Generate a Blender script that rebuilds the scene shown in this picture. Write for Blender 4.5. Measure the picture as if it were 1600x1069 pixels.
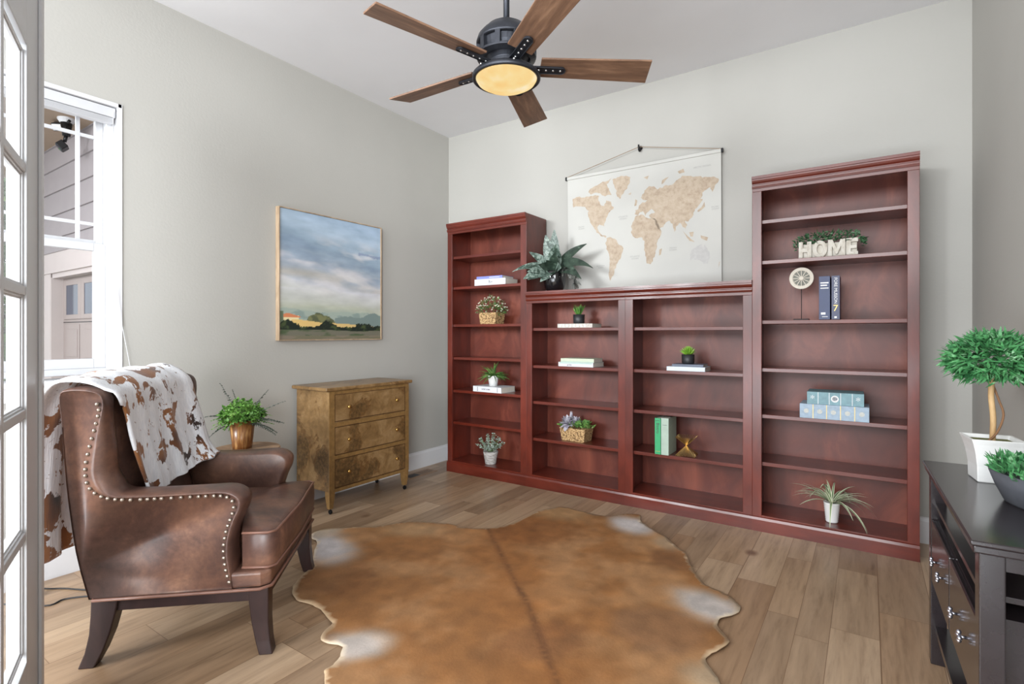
import bpy, bmesh, math, random
import numpy as np
from mathutils import Vector, Matrix, noise as mn

random.seed(7)
for o in list(bpy.data.objects):
    bpy.data.objects.remove(o, do_unlink=True)
SC = bpy.context.scene
COL = SC.collection
PI = math.pi


def S(r, g, b):
    def f(c):
        c /= 255.0
        return c / 12.92 if c <= 0.04045 else ((c + 0.055) / 1.055) ** 2.4
    return (f(r), f(g), f(b))


# ------------------------------------------------------------------ camera, world, light
CAMX, CAMY, CAMZ, YAW = 3.286, -3.778, 1.186, 34.14
H = 3.041
cam_d = bpy.data.cameras.new('camera')
cam = bpy.data.objects.new('camera', cam_d)
COL.objects.link(cam)
cam.location = (CAMX, CAMY, CAMZ)
cam.rotation_euler = (PI / 2, 0, math.radians(YAW))
cam_d.sensor_width = 36
cam_d.lens = 820.0 / 1600 * 36
cam_d.shift_y = -12.8 / 1600
cam_d.clip_start = 0.05
SC.camera = cam

SC.view_settings.view_transform = 'Standard'
SC.view_settings.look = 'None'
SC.view_settings.gamma = 1
SC.view_settings.use_curve_mapping = False
SC.view_settings.exposure = -0.34

W = bpy.data.worlds.new('world')
SC.world = W
W.use_nodes = True
bg = W.node_tree.nodes['Background']
bg.inputs[0].default_value = (0.93, 0.97, 1.0, 1)
bg.inputs[1].default_value = 1.75


def area(name, loc, target, sx, sy, power, color=(1, 1, 1), spread=180):
    ld = bpy.data.lights.new(name, 'AREA')
    ld.shape = 'RECTANGLE'
    ld.size, ld.size_y = sx, sy
    ld.energy = power
    ld.color = color
    ld.spread = math.radians(spread)
    o = bpy.data.objects.new(name, ld)
    COL.objects.link(o)
    o.location = loc
    o.rotation_euler = (Vector(target) - Vector(loc)).to_track_quat('-Z', 'Y').to_euler()
    return o


# added lamps behind the camera: left sets shelf shadows, right fills the left wall
area('key_area_left', (-0.4, -8.2, 2.6), (0.6, 0, 0.9), 1.5, 1.3, 135, (0.93, 0.968, 1.0), 90)
area('fill_area_right', (6.6, -8.4, 1.9), (0.0, -0.8, 1.5), 2.4, 2.2, 46, (0.93, 0.968, 1.0), 40)
# wide overhead lamp added out of view to lift floor and lower walls
area('fill_area_overhead', (2.6, -7.4, 2.9), (1.9, -1.0, 0.0), 3.4, 1.8, 290, (0.95, 0.975, 1.0))
# low lamp added out of view, aimed up to brighten the ceiling
area('fill_area_low', (2.3, -5.6, 0.15), (2.1, -1.2, 3.04), 3.4, 1.6, 125, (0.88, 0.94, 1.0), 120)
# bright sky seen by the side window
area('window_daylight', (-1.0, -4.4, 2.1), (0.9, -2.2, 1.2), 1.2, 1.4, 12, (0.95, 0.98, 1.0))


# ------------------------------------------------------------------ helpers
def link(o, parent=None):
    COL.objects.link(o)
    if parent is not None:
        o.parent = parent
    return o


def tag(o, label=None, cat=None, group=None, kind=None):
    if label: o['label'] = label
    if cat: o['category'] = cat
    if group: o['group'] = group
    if kind: o['kind'] = kind
    return o


def thing(name, label, cat, loc=(0, 0, 0), rz=0.0, group=None):
    o = bpy.data.objects.new(name, None)
    o.empty_display_size = 0.05
    o.location = loc
    o.rotation_euler = (0, 0, rz)
    COL.objects.link(o)
    return tag(o, label, cat, group)


def obj(name, bm, m, parent=None, smooth=False, bevel=0.0, sub=0, seg=2, angle=35):
    bmesh.ops.recalc_face_normals(bm, faces=bm.faces)
    me = bpy.data.meshes.new(name)
    bm.to_mesh(me)
    bm.free()
    if smooth:
        for p in me.polygons: p.use_smooth = True
    if m is not None: me.materials.append(m)
    o = bpy.data.objects.new(name, me)
    link(o, parent)
    if bevel > 0:
        b = o.modifiers.new('bevel', 'BEVEL')
        b.width = bevel
        b.segments = seg
        b.limit_method = 'ANGLE'
        b.angle_limit = math.radians(angle)
    if sub:
        s = o.modifiers.new('sub', 'SUBSURF')
        s.levels = sub
        s.render_levels = sub
    return o


def struct(name, bm, m, parent=None, **k):
    o = obj(name, bm, m, parent, **k)
    if parent is None: o['kind'] = 'structure'
    return o


def NB(): return bmesh.new()


def box(bm, x0, x1, y0, y1, z0, z1, M=None):
    vs = [bm.verts.new((x, y, z)) for x in (x0, x1) for y in (y0, y1) for z in (z0, z1)]
    for f in ((0, 1, 3, 2), (4, 6, 7, 5), (0, 4, 5, 1), (2, 3, 7, 6), (0, 2, 6, 4), (1, 5, 7, 3)):
        bm.faces.new([vs[i] for i in f])
    if M is not None:
        bmesh.ops.transform(bm, matrix=M, verts=vs)
    return bm


def B(x0, x1, y0, y1, z0, z1, M=None): return box(NB(), x0, x1, y0, y1, z0, z1, M)


def prism(bm, pts, h, axis='z', a=0.0):
    """extrude 2D polygon; axis z: (x,y); axis y: (x,z) from y=a to a+h; axis x: (y,z)"""
    def P(p, t):
        if axis == 'z': return (p[0], p[1], a + t)
        if axis == 'y': return (p[0], a + t, p[1])
        return (a + t, p[0], p[1])
    A = [bm.verts.new(P(p, 0)) for p in pts]
    C2 = [bm.verts.new(P(p, h)) for p in pts]
    n = len(pts)
    bm.faces.new(A)
    bm.faces.new(C2[::-1])
    for i in range(n):
        bm.faces.new((A[i], C2[i], C2[(i + 1) % n], A[(i + 1) % n]))
    return bm


def lathe(bm, prof, c=(0, 0, 0), seg=24, sx=1, sy=1, cap=True, rot=0.0):
    rings = []
    for r, z in prof:
        rings.append([bm.verts.new((c[0] + r * sx * math.cos(rot + 2 * PI * i / seg), c[1] + r * sy * math.sin(rot + 2 * PI * i / seg), c[2] + z)) for i in range(seg)])
    for a, b in zip(rings, rings[1:]):
        for i in range(seg):
            bm.faces.new((a[i], a[(i + 1) % seg], b[(i + 1) % seg], b[i]))
    if cap:
        if prof[0][0] > 1e-5: bm.faces.new(rings[0][::-1])
        if prof[-1][0] > 1e-5: bm.faces.new(rings[-1])
    return bm


def tube(bm, pts, r, seg=8, close=False):
    pts = [Vector(p) for p in pts]
    rr = r if isinstance(r, (list, tuple)) else [r] * len(pts)
    rings = []
    n = len(pts)
    prev = None
    for i, p in enumerate(pts):
        if close: t = pts[(i + 1) % n] - pts[i - 1]
        elif i == 0: t = pts[1] - p
        elif i == n - 1: t = p - pts[i - 1]
        else: t = pts[i + 1] - pts[i - 1]
        if t.length < 1e-9: t = Vector((0, 0, 1))
        t.normalize()
        if prev is None:
            u = t.orthogonal().normalized()
        else:
            u = prev - t * prev.dot(t)
            u = u.normalized() if u.length > 1e-6 else t.orthogonal().normalized()
        prev = u
        v = t.cross(u)
        rings.append([bm.verts.new(p + (u * math.cos(2 * PI * k / seg) + v * math.sin(2 * PI * k / seg)) * rr[i]) for k in range(seg)])
    m = n if close else n - 1
    for i in range(m):
        a, b = rings[i], rings[(i + 1) % n]
        for k in range(seg):
            bm.faces.new((a[k], a[(k + 1) % seg], b[(k + 1) % seg], b[k]))
    if not close:
        bm.faces.new(rings[0][::-1])
        bm.faces.new(rings[-1])
    return bm


def ball(bm, c, r, u=12, v=8, sz=1.0):
    prof = [(max(1e-6, r * math.sin(PI * i / v)), -r * sz * math.cos(PI * i / v)) for i in range(v + 1)]
    return lathe(bm, prof, c, u, cap=False)


def loft(bm, rings, cap=True, close=True):
    R = [[bm.verts.new(p) for p in ring] for ring in rings]
    n = len(R[0])
    for a, b in zip(R, R[1:]):
        for i in range(n if close else n - 1):
            bm.faces.new((a[i], a[(i + 1) % n], b[(i + 1) % n], b[i]))
    if cap and close:
        bm.faces.new(R[0][::-1])
        bm.faces.new(R[-1])
    return bm


def crom(pts, n, closed=False):
    """Catmull-Rom resample, n pts per span"""
    P = [Vector(p) for p in pts]
    out = []
    L = len(P)
    for i in range(L if closed else L - 1):
        if closed: a, b, c, d = P[i - 1], P[i], P[(i + 1) % L], P[(i + 2) % L]
        else: a, b, c, d = P[max(i - 1, 0)], P[i], P[i + 1], P[min(i + 2, L - 1)]
        for k in range(n):
            t = k / n
            out.append(0.5 * ((2 * b) + (c - a) * t + (2 * a - 5 * b + 4 * c - d) * t * t + (3 * b - a - 3 * c + d) * t ** 3))
    if not closed: out.append(P[-1])
    return out


def rounded_box(x0, x1, y0, y1, z0, z1): return B(x0, x1, y0, y1, z0, z1)


def text_bm(s, size, M, extrude=0.0005, align='CENTER', space=1.0):
    cu = bpy.data.curves.new('t', 'FONT')
    cu.body = s
    cu.size = size
    cu.extrude = extrude
    cu.align_x = align
    cu.align_y = 'CENTER'
    cu.space_character = space
    o = bpy.data.objects.new('t', cu)
    COL.objects.link(o)
    dg = bpy.context.evaluated_depsgraph_get()
    me = bpy.data.meshes.new_from_object(o.evaluated_get(dg))
    bpy.data.objects.remove(o)
    bm = NB()
    bm.from_mesh(me)
    bmesh.ops.transform(bm, matrix=M, verts=bm.verts)
    return bm


# ------------------------------------------------------------------ materials
class NT:
    def __init__(self, name):
        self.m = bpy.data.materials.new(name)
        self.m.use_nodes = True
        self.t = self.m.node_tree
        self.b = self.t.nodes['Principled BSDF']

    def n(self, typ, **k):
        nd = self.t.nodes.new(typ)
        for a, v in k.items():
            if a.startswith('_'):
                setattr(nd, a[1:], v)
            else:
                key = int(a[1:]) if a[0] == 'i' and a[1:].isdigit() else a.replace('__', ' ')
                nd.inputs[key].default_value = v
        return nd

    def l(self, a, b): self.t.links.new(a, b)

    def coord(self, scale=(1, 1, 1), rot=(0, 0, 0), kind='Object', loc=(0, 0, 0)):
        tc = self.n('ShaderNodeTexCoord')
        mp = self.n('ShaderNodeMapping')
        mp.inputs['Scale'].default_value = scale
        mp.inputs['Rotation'].default_value = rot
        mp.inputs['Location'].default_value = loc
        self.l(tc.outputs[kind], mp.inputs[0])
        return mp.outputs[0]

    def noise(self, vec, scale, detail=4, rough=0.55, dist=0.0):
        nd = self.n('ShaderNodeTexNoise')
        nd.inputs['Scale'].default_value = scale
        nd.inputs['Detail'].default_value = detail
        nd.inputs['Roughness'].default_value = rough
        nd.inputs['Distortion'].default_value = dist
        self.l(vec, nd.inputs['Vector'])
        return nd.outputs['Fac']

    def ramp(self, fac, stops, interp='LINEAR'):
        r = self.n('ShaderNodeValToRGB')
        r.color_ramp.interpolation = interp
        el = r.color_ramp.elements
        while len(el) > 1: el.remove(el[-1])
        el[0].position = stops[0][0]
        el[0].color = (*stops[0][1], 1)
        for p, c in stops[1:]:
            e = el.new(p)
            e.color = (*c, 1)
        self.l(fac, r.inputs[0])
        return r.outputs[0]

    def mix(self, fac, a, b, mode='MIX'):
        m = self.n('ShaderNodeMix', _data_type='RGBA', _blend_type=mode)
        for s, v in ((m.inputs[0], fac), (m.inputs[6], a), (m.inputs[7], b)):
            if isinstance(v, (int, float)): s.default_value = v
            elif isinstance(v, tuple): s.default_value = (*v, 1) if len(v) == 3 else v
            else: self.l(v, s)
        return m.outputs[2]

    def bump(self, h, strength=0.2, dist=0.002):
        b = self.n('ShaderNodeBump')
        b.inputs['Strength'].default_value = strength
        b.inputs['Distance'].default_value = dist
        self.l(h, b.inputs['Height'])
        self.l(b.outputs[0], self.b.inputs['Normal'])

    def col(self, c):
        if isinstance(c, tuple): self.b.inputs['Base Color'].default_value = (*c, 1)
        else: self.l(c, self.b.inputs['Base Color'])

    def set(self, rough=None, metal=None, spec=None, coat=None, sheen=None, trans=None):
        if rough is not None: self.b.inputs['Roughness'].default_value = rough
        if metal is not None: self.b.inputs['Metallic'].default_value = metal
        if spec is not None: self.b.inputs['Specular IOR Level'].default_value = spec
        if coat is not None:
            self.b.inputs['Coat Weight'].default_value = coat
            self.b.inputs['Coat Roughness'].default_value = 0.15
        if sheen is not None: self.b.inputs['Sheen Weight'].default_value = sheen
        return self.m


def plain(name, c, rough=0.5, metal=0.0, var=0.06, scale=30, spec=None, coat=None):
    """painted / plain surface with a faint procedural mottling"""
    t = NT(name)
    f = t.noise(t.coord(), scale, 3)
    a = tuple(x * (1 - var) for x in c)
    b = tuple(min(1, x * (1 + var)) for x in c)
    t.col(t.ramp(f, [(0.3, a), (0.7, b)]))
    return t.set(rough, metal, spec, coat)


def wood(name, stops, axis='z', scale=14, stretch=14, rough=0.4, coat=None, dist=0.6, bump=0.05):
    t = NT(name)
    sc = {'x': (1 / stretch * 3, 1, 1), 'y': (1, 1 / stretch * 3, 1), 'z': (1, 1, 1 / stretch * 3)}[axis]
    v = t.coord(sc)
    f = t.noise(v, scale, 6, 0.6, dist)
    g = t.noise(t.coord(), 2.2, 2)
    fm = t.n('ShaderNodeMath', _operation='ADD')
    t.l(f, fm.inputs[0])
    gm = t.n('ShaderNodeMath', _operation='MULTIPLY_ADD')
    t.l(g, gm.inputs[0]); gm.inputs[1].default_value = 0.5; gm.inputs[2].default_value = -0.25
    t.l(gm.outputs[0], fm.inputs[1])
    t.col(t.ramp(fm.outputs[0], stops))
    t.bump(f, bump, 0.001)
    return t.set(rough, coat=coat)


def glassy(name, tint=(1, 1, 1), refl=0.25):
    t = NT(name)
    t.t.nodes.remove(t.b)
    tr = t.n('ShaderNodeBsdfTransparent')
    tr.inputs[0].default_value = (*tint, 1)
    gl = t.n('ShaderNodeBsdfGlossy')
    gl.inputs['Roughness'].default_value = 0.02
    fr = t.n('ShaderNodeFresnel')
    fr.inputs[0].default_value = 1.2
    mx = t.n('ShaderNodeMixShader')
    fm_ = t.n('ShaderNodeMath', _operation='MULTIPLY'); t.l(fr.outputs[0], fm_.inputs[0]); fm_.inputs[1].default_value = refl
    t.l(fm_.outputs[0], mx.inputs[0]); t.l(tr.outputs[0], mx.inputs[1]); t.l(gl.outputs[0], mx.inputs[2])
    t.l(mx.outputs[0], t.t.nodes['Material Output'].inputs[0])
    return t.m


def vcol(name, rough=0.7, fine=None, bump=0.0, bscale=400, sheen=None):
    t = NT(name)
    a = t.n('ShaderNodeVertexColor')
    a.layer_name = 'Col'
    c = a.outputs[0]
    if fine:
        f = t.noise(t.coord(fine[2] if len(fine) > 2 else (1, 1, 1)), fine[0], 4)
        lo, hi = 1 - fine[1], 1 + fine[1]
        c = t.mix(1.0, c, t.ramp(f, [(0.3, (lo,) * 3), (0.7, (hi,) * 3)]), 'MULTIPLY')
    t.col(c)
    if bump: t.bump(t.noise(t.coord(), bscale, 3), bump, 0.002)
    return t.set(rough, sheen=sheen)


M = {}
# wall paint, orange peel
t = NT('wall_paint')
t.col(t.ramp(t.noise(t.coord(), 1.3, 2), [(0.3, S(173, 171, 165)), (0.7, S(177, 175, 169))]))
t.bump(t.noise(t.coord(), 75, 3, 0.5), 0.22, 0.0025)
M['wall'] = t.set(0.75)
t = NT('ceiling_paint')
t.col(t.ramp(t.noise(t.coord(), 2, 2), [(0.3, S(228, 228, 230)), (0.7, S(232, 232, 234))]))
t.bump(t.noise(t.coord(), 60, 3), 0.15, 0.002)
M['ceil'] = t.set(0.8)
M['trim'] = plain('white_trim_paint', S(214, 214, 216), 0.35, var=0.015, scale=8)
M['vinyl'] = plain('white_vinyl', S(200, 201, 204), 0.4, var=0.01)
M['doorpaint'] = plain('white_door_paint', S(204, 205, 207), 0.4, var=0.01)
M['glass'] = glassy('pane_glass')

# floor planks running along world Y
t = NT('oak_floor')
# planks of uneven width: x is gently warped before the plank grid is laid
tc = t.n('ShaderNodeTexCoord')
sx_ = t.n('ShaderNodeSeparateXYZ'); t.l(tc.outputs['Object'], sx_.inputs[0])
m1 = t.n('ShaderNodeMath', _operation='MULTIPLY'); t.l(sx_.outputs[0], m1.inputs[0]); m1.inputs[1].default_value = 2 * PI / 0.61
m2 = t.n('ShaderNodeMath', _operation='SINE'); t.l(m1.outputs[0], m2.inputs[0])
m3 = t.n('ShaderNodeMath', _operation='MULTIPLY_ADD'); t.l(m2.outputs[0], m3.inputs[0]); m3.inputs[1].default_value = 0.032; t.l(sx_.outputs[0], m3.inputs[2])
cx3 = t.n('ShaderNodeCombineXYZ'); t.l(sx_.outputs[1], cx3.inputs[0]); t.l(m3.outputs[0], cx3.inputs[1])
v = cx3.outputs[0]
br = t.n('ShaderNodeTexBrick', _offset=0.37, _offset_frequency=3, _squash=0.62, _squash_frequency=2)
t.l(v, br.inputs['Vector'])
br.inputs['Color1'].default_value = (0, 0, 0, 1)
br.inputs['Color2'].default_value = (1, 1, 1, 1)
br.inputs['Mortar'].default_value = (0.5, 0.5, 0.5, 1)
br.inputs['Scale'].default_value = 1
br.inputs['Mortar Size'].default_value = 0.0014
br.inputs['Mortar Smooth'].default_value = 0.3
br.inputs['Brick Width'].default_value = 1.05
br.inputs['Row Height'].default_value = 0.145
# grain, offset per plank
sc_ = t.n('ShaderNodeVectorMath', _operation='SCALE')
t.l(br.outputs['Color'], sc_.inputs[0]); sc_.inputs['Scale'].default_value = 7.0
ad = t.n('ShaderNodeVectorMath', _operation='ADD')
t.l(t.coord((1, 0.085, 1)), ad.inputs[0]); t.l(sc_.outputs[0], ad.inputs[1])
g1 = t.noise(ad.outputs[0], 34, 7, 0.68, 0.35)
g2 = t.noise(ad.outputs[0], 7, 4, 0.6, 1.2)
plank = t.ramp(br.outputs['Color'], [(0.0, S(146, 120, 95)), (0.35, S(170, 144, 117)), (0.6, S(190, 163, 134)), (0.8, S(156, 125, 96)), (1.0, S(178, 150, 121))])
grain = t.ramp(g1, [(0.3, (0.55, 0.52, 0.5)), (0.48, (0.92, 0.92, 0.93)), (0.7, (1.15, 1.15, 1.16))])
c = t.mix(0.75, plank, grain, 'MULTIPLY')
blot = t.ramp(g2, [(0.3, (0.8, 0.76, 0.72)), (0.55, (1.02, 1.02, 1.02)), (0.8, (1.1, 1.1, 1.12))])
c = t.mix(0.8, c, blot, 'MULTIPLY')
# knots
vk = t.n('ShaderNodeTexVoronoi', _feature='F1')
vk.inputs['Scale'].default_value = 2.1
t.l(t.coord((1, 0.75, 1), loc=(0.31, 0.17, 0)), vk.inputs['Vector'])
kn = t.ramp(vk.outputs['Distance'], [(0.02, S(84, 56, 40)), (0.045, S(150, 118, 92)), (0.09, (1, 1, 1))])
c = t.mix(0.85, c, kn, 'MULTIPLY')
c = t.mix(br.outputs['Fac'], c, S(122, 94, 70))
t.col(c)
t.bump(g1, 0.08, 0.001)
M['floor'] = t.set(0.34, spec=0.45)

# cherry bookcase wood
M['cherry'] = wood('cherry_wood', [(0.2, S(66, 21, 11)), (0.5, S(90, 31, 19)), (0.75, S(114, 43, 28))], 'z', 9, 10, 0.34, coat=0.25)
M['cherry_h'] = wood('cherry_wood_horizontal', [(0.2, S(72, 23, 13)), (0.5, S(92, 32, 20)), (0.75, S(112, 43, 29))], 'x', 9, 10, 0.32, coat=0.3)
t = NT('cherry_panel')
f = t.noise(t.coord((1, 1, 0.5)), 4.0, 6, 0.6, 0.7)
t.col(t.ramp(f, [(0.25, S(66, 26, 17)), (0.5, S(100, 44, 31)), (0.75, S(140, 74, 55))]))
M['cherry_p'] = t.set(0.42)

# ------------------------------------------------------------------ room shell
XR = 3.757
YF = -3.62
WY0, WY1, WZ0, WZ1 = -3.46, -2.633, 0.955, 2.40
bm = B(-0.0, XR, -5.2, 0, -0.08, 0.0)
struct('floor', bm, M['floor'])
struct('ceiling', B(0, XR, -3.74, 0, H, H + 0.08), M['ceil'])
struct('wall_back', B(-0.16, XR + 0.12, 0, 0.12, -0.08, H + 0.08), M['wall'])
bm = NB()
box(bm, -0.16, 0, WY1, 0, -0.08, H + 0.08)
box(bm, -0.16, 0, YF - 0.12, WY0, -0.08, H + 0.08)
box(bm, -0.16, 0, WY0, WY1, -0.08, WZ0)
box(bm, -0.16, 0, WY0, WY1, WZ1, H + 0.08)
struct('wall_left', bm, M['wall'])
struct('wall_right', B(XR, XR + 0.12, YF - 0.12, 0, -0.08, H + 0.08), M['wall'])


def baseboard(name, a, b, nrm, ends=True):
    """profile swept from a to b (2D), nrm = inward normal"""
    a = Vector((*a, 0)); b = Vector((*b, 0)); n = Vector((*nrm, 0))
    prof = [(0, 0), (0.016, 0), (0.016, 0.125), (0.011, 0.136), (0.007, 0.142), (0.007, 0.148), (0, 0.148)]
    bm = NB()
    loft(bm, [[tuple(p + n * u + Vector((0, 0, w))) for u, w in prof] for p in (a, b)])
    return struct(name, bm, M['trim'])


baseboard('baseboard_left', (0.001, YF), (0.001, 0), (1, 0))
baseboard('baseboard_back', (0.017, -0.001), (XR, -0.001), (0, -1))
baseboard('baseboard_right', (XR - 0.001, YF), (XR - 0.001, -0.017), (-1, 0))

# window -------------------------------------------------------------
wroot = thing('window_1', None, None, (0, 0, 0))
wroot['kind'] = 'structure'
bm = NB()   # bright painted liner boards
lt = 0.018
box(bm, -0.15, 0.006, WY1 - lt, WY1 + 0.003, WZ0, WZ1 + 0.003)
box(bm, -0.15, 0.006, WY0, WY0 + lt, WZ0, WZ1)
box(bm, -0.15, 0.006, WY0, WY1, WZ1 - lt, WZ1 + 0.003)
obj('window_liner', bm, M['trim'], wroot, bevel=0.002)
wl, wr, wb, wt = WY0 + lt, WY1 - lt, WZ0 + 0.02, WZ1 - lt
bm = NB()   # fixed vinyl frame
fx0, fx1 = -0.13, -0.05
fw = 0.032
box(bm, fx0, fx1, wr - fw, wr, wb, wt)
box(bm, fx0, fx1, wl, wl + fw, wb, wt)
box(bm, fx0, fx1, wl + fw, wr - fw, wt - fw, wt)
box(bm, fx0, fx1, wl + fw, wr - fw, wb, wb + fw)
obj('window_frame', bm, M['vinyl'], wroot, bevel=0.003)


def sash(name, x0, x1, z0, z1, st, rb, rt, grille):
    a, b = wl + fw, wr - fw
    bm = NB()
    box(bm, x0, x1, b - st, b, z0, z1)
    box(bm, x0, x1, a, a + st, z0, z1)
    box(bm, x0, x1, a + st, b - st, z0, z0 + rb)
    box(bm, x0, x1, a + st, b - st, z1 - rt, z1)
    o = obj(name, bm, M['vinyl'], wroot, bevel=0.003)
    xm = (x0 + x1) / 2
    obj('glass_pane', B(xm - 0.002, xm + 0.002, a + st, b - st, z0 + rb, z1 - rt), M['glass'], wroot)
    if grille:
        bm = NB()
        g = 0.017
        for y in (b - st - 0.072, a + st + 0.072):
            box(bm, xm - 0.006, xm + 0.006, y - g / 2, y + g / 2, z0 + rb, z1 - rt)
        for z in (z0 + rb + 0.085, z1 - rt - 0.09):
            box(bm, xm - 0.0055, xm + 0.0055, a + st, b - st, z - g / 2, z + g / 2)
        obj('grille', bm, M['vinyl'], wroot)
    return o


sash('upper_sash', -0.125, -0.095, 1.625, wt - fw, 0.034, 0.055, 0.035, True)
sash('lower_sash', -0.093, -0.06, wb + fw, 1.66, 0.05, 0.05, 0.04, False)
# sill
bm = NB()
box(bm, -0.15, 0.045, WY0 - 0.03, WY1 + 0.03, WZ0 - 0.022, WZ0 + 0.004)
box(bm, 0.0, 0.02, WY0 - 0.01, WY1 + 0.01, WZ0 - 0.09, WZ0 - 0.022)
struct('trim_1', bm, M['trim'], bevel=0.004)
# raised blind
bl = thing('window_blind', 'white raised window blind tucked under the top of the window', 'blind', (-0.03, (wl + wr) / 2, wt - 0.005))
hw = (wr - wl) / 2 - 0.006
obj('headrail', B(-0.02, 0.022, -hw, hw, -0.05, 0), M['vinyl'], bl, bevel=0.002)
bm = NB()
for k in range(9):
    box(bm, -0.016, 0.018, -hw + 0.01, hw - 0.01, -0.053 - k * 0.0034 - 0.0022, -0.053 - k * 0.0034)
obj('slat_stack', bm, M['vinyl'], bl)
bm = NB()
tube(bm, [(0.03, hw - 0.012, -0.02), (0.036, hw - 0.02, -0.4), (0.045, hw - 0.01, -0.9), (0.05, hw + 0.02, -1.15), (0.045, hw + 0.06, -1.38)], 0.0015, 6)
obj('pull_cord', bm, M['vinyl'], bl)

# french door leaf -----------------------------------------------------
TH = 0.044
free = Vector((1.110, -3.241)); hinge = Vector((1.931, -3.566))
dv = (hinge - free); DW = dv.length
ang = math.atan2(dv.y, dv.x)
droot = thing('door_1', None, None, (free.x, free.y, 0.012), ang)
droot['kind'] = 'structure'
# local: x from free edge to hinge, +y = face seen by the camera (room side)
DH = 2.36
nsy = -1
bm = NB()
y0, y1 = -TH, 0.0
st = 0.2
zr = [0.245 + 0.3505 * i for i in range(6)]
mw = 0.024
box(bm, 0.0, st, y0, y1, 0, DH)
box(bm, DW - 0.125, DW, y0, y1, 0, DH)
box(bm, st, DW - 0.125, y0, y1, 0, zr[0] - mw / 2)
box(bm, st, DW - 0.125, y0, y1, zr[5] + mw / 2 - 0.01, DH)
obj('door_frame', bm, M['doorpaint'], droot, bevel=0.0015)
gx0, gx1 = st, DW - 0.125
vm = (gx0 + gx1) / 2
obj('astragal', B(-0.012, 0.03, y1, y1 + 0.01, 0, DH), M['doorpaint'], droot, bevel=0.003)
bm = NB()
box(bm, vm - 0.014, vm + 0.014, y0 + 0.004, y1 - 0.002, zr[0], zr[5])
for z in zr[1:5]:
    box(bm, gx0, vm - 0.014, y0 + 0.004, y1 - 0.002, z - 0.012, z + 0.012)
    box(bm, vm + 0.014, gx1, y0 + 0.004, y1 - 0.002, z - 0.012, z + 0.012)
obj('muntins', bm, M['doorpaint'], droot, bevel=0.002)
# stepped glazing mouldings round each lite
bm = NB()
for i in range(5):
    za, zb = zr[i] + 0.012, zr[i + 1] - 0.012
    for xa, xb in ((gx0, vm - 0.014), (vm + 0.014, gx1)):
        for (w_, d_) in ((0.006, 0.012), (0.011, 0.017)):
            ya, yb = y1 - d_ - 0.004, y1 - d_
            ya = -0.021
            for q in ((xa, xa + w_, za, zb), (xb - w_, xb, za, zb), (xa + w_, xb - w_, za, za + w_), (xa + w_, xb - w_, zb - w_, zb)):
                box(bm, q[0], q[1], ya, -d_ + 0.004, q[2], q[3])
obj('glazing_moulding', bm, M['doorpaint'], droot, bevel=0.001)
for i in range(5):
    for xa, xb in ((gx0, vm - 0.014), (vm + 0.014, gx1)):
        obj('glass_pane', B(xa, xb, -0.0245, -0.021, zr[i] + 0.012, zr[i + 1] - 0.012), M['glass'], droot)

# ------------------------------------------------------------------ outside
M['siding'] = plain('lap_siding_paint', S(150, 143, 145), 0.7, var=0.03, scale=6)
M['siding_trim'] = plain('exterior_trim_paint', S(188, 178, 175), 0.65, var=0.02, scale=5)
M['soffit'] = plain('soffit_paint', S(160, 140, 122), 0.75, var=0.04, scale=4)
M['garage'] = plain('garage_door_paint', S(156, 144, 140), 0.6, var=0.03, scale=4)
M['darkglass'] = plain('dark_glass', S(62, 72, 90), 0.08, var=0.15, scale=3, spec=0.8)
M['drive'] = plain('concrete', S(200, 198, 192), 0.85, var=0.08, scale=5)
M['black_metal'] = plain('black_metal', S(34, 34, 36), 0.4, 0.6, var=0.1)
struct('driveway', B(-14, -0.16, -9, 6, -0.35, -0.25), M['drive'])['label'] = 'pale concrete driveway outside'
gw = thing('garage_wing', 'grey lap-sided garage wing with pale trim seen outside the window', 'garage', (-4.3, -2.0, -0.25))
gz = 0.25


def gl(x): return x + 4.3


bm = NB()
for k in range(6):
    z0 = 2.13 + 0.2255 * (k - 1) + gz
    z1 = z0 + 0.2255
    if k == 0: z0 = 1.99 + gz
    prism(bm, [(0.0, z0), (0.03, z0), (0.012, z1 + 0.01), (0.0, z1 + 0.01)], gl(-0.3) - gl(-4.5), 'x', gl(-4.5))
bmesh.ops.scale(bm, vec=(1, -1, 1), verts=bm.verts)
obj('lap_siding', bm, M['siding'], gw)
bm = NB()
box(bm, gl(-4.5), gl(-0.3), -0.02, 0.02, 1.80 + gz, 1.995 + gz)
box(bm, gl(-4.5), gl(-0.3), -0.04, 0.0, 1.785 + gz, 1.805 + gz)
box(bm, gl(-4.5), gl(-3.471), -0.02, 0.1, 0, 1.8 + gz)
box(bm, gl(-3.62), gl(-3.471), -0.028, 0.0, 0, 1.785 + gz)
box(bm, gl(-3.471), gl(-0.3), -0.015, 0.07, 1.74 + gz, 1.80 + gz)
box(bm, gl(-3.49), gl(-3.452), -0.026, 0.09, 0, 1.745 + gz)
obj('opening_trim', bm, M['siding_trim'], gw)
obj('garage_door', B(gl(-3.455), gl(-0.3), 0.072, 0.11, 0, 1.74 + gz), M['garage'], gw)
P0x = [-3.335 + 0.484 * k for k in range(6)]
bm = NB()
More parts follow.
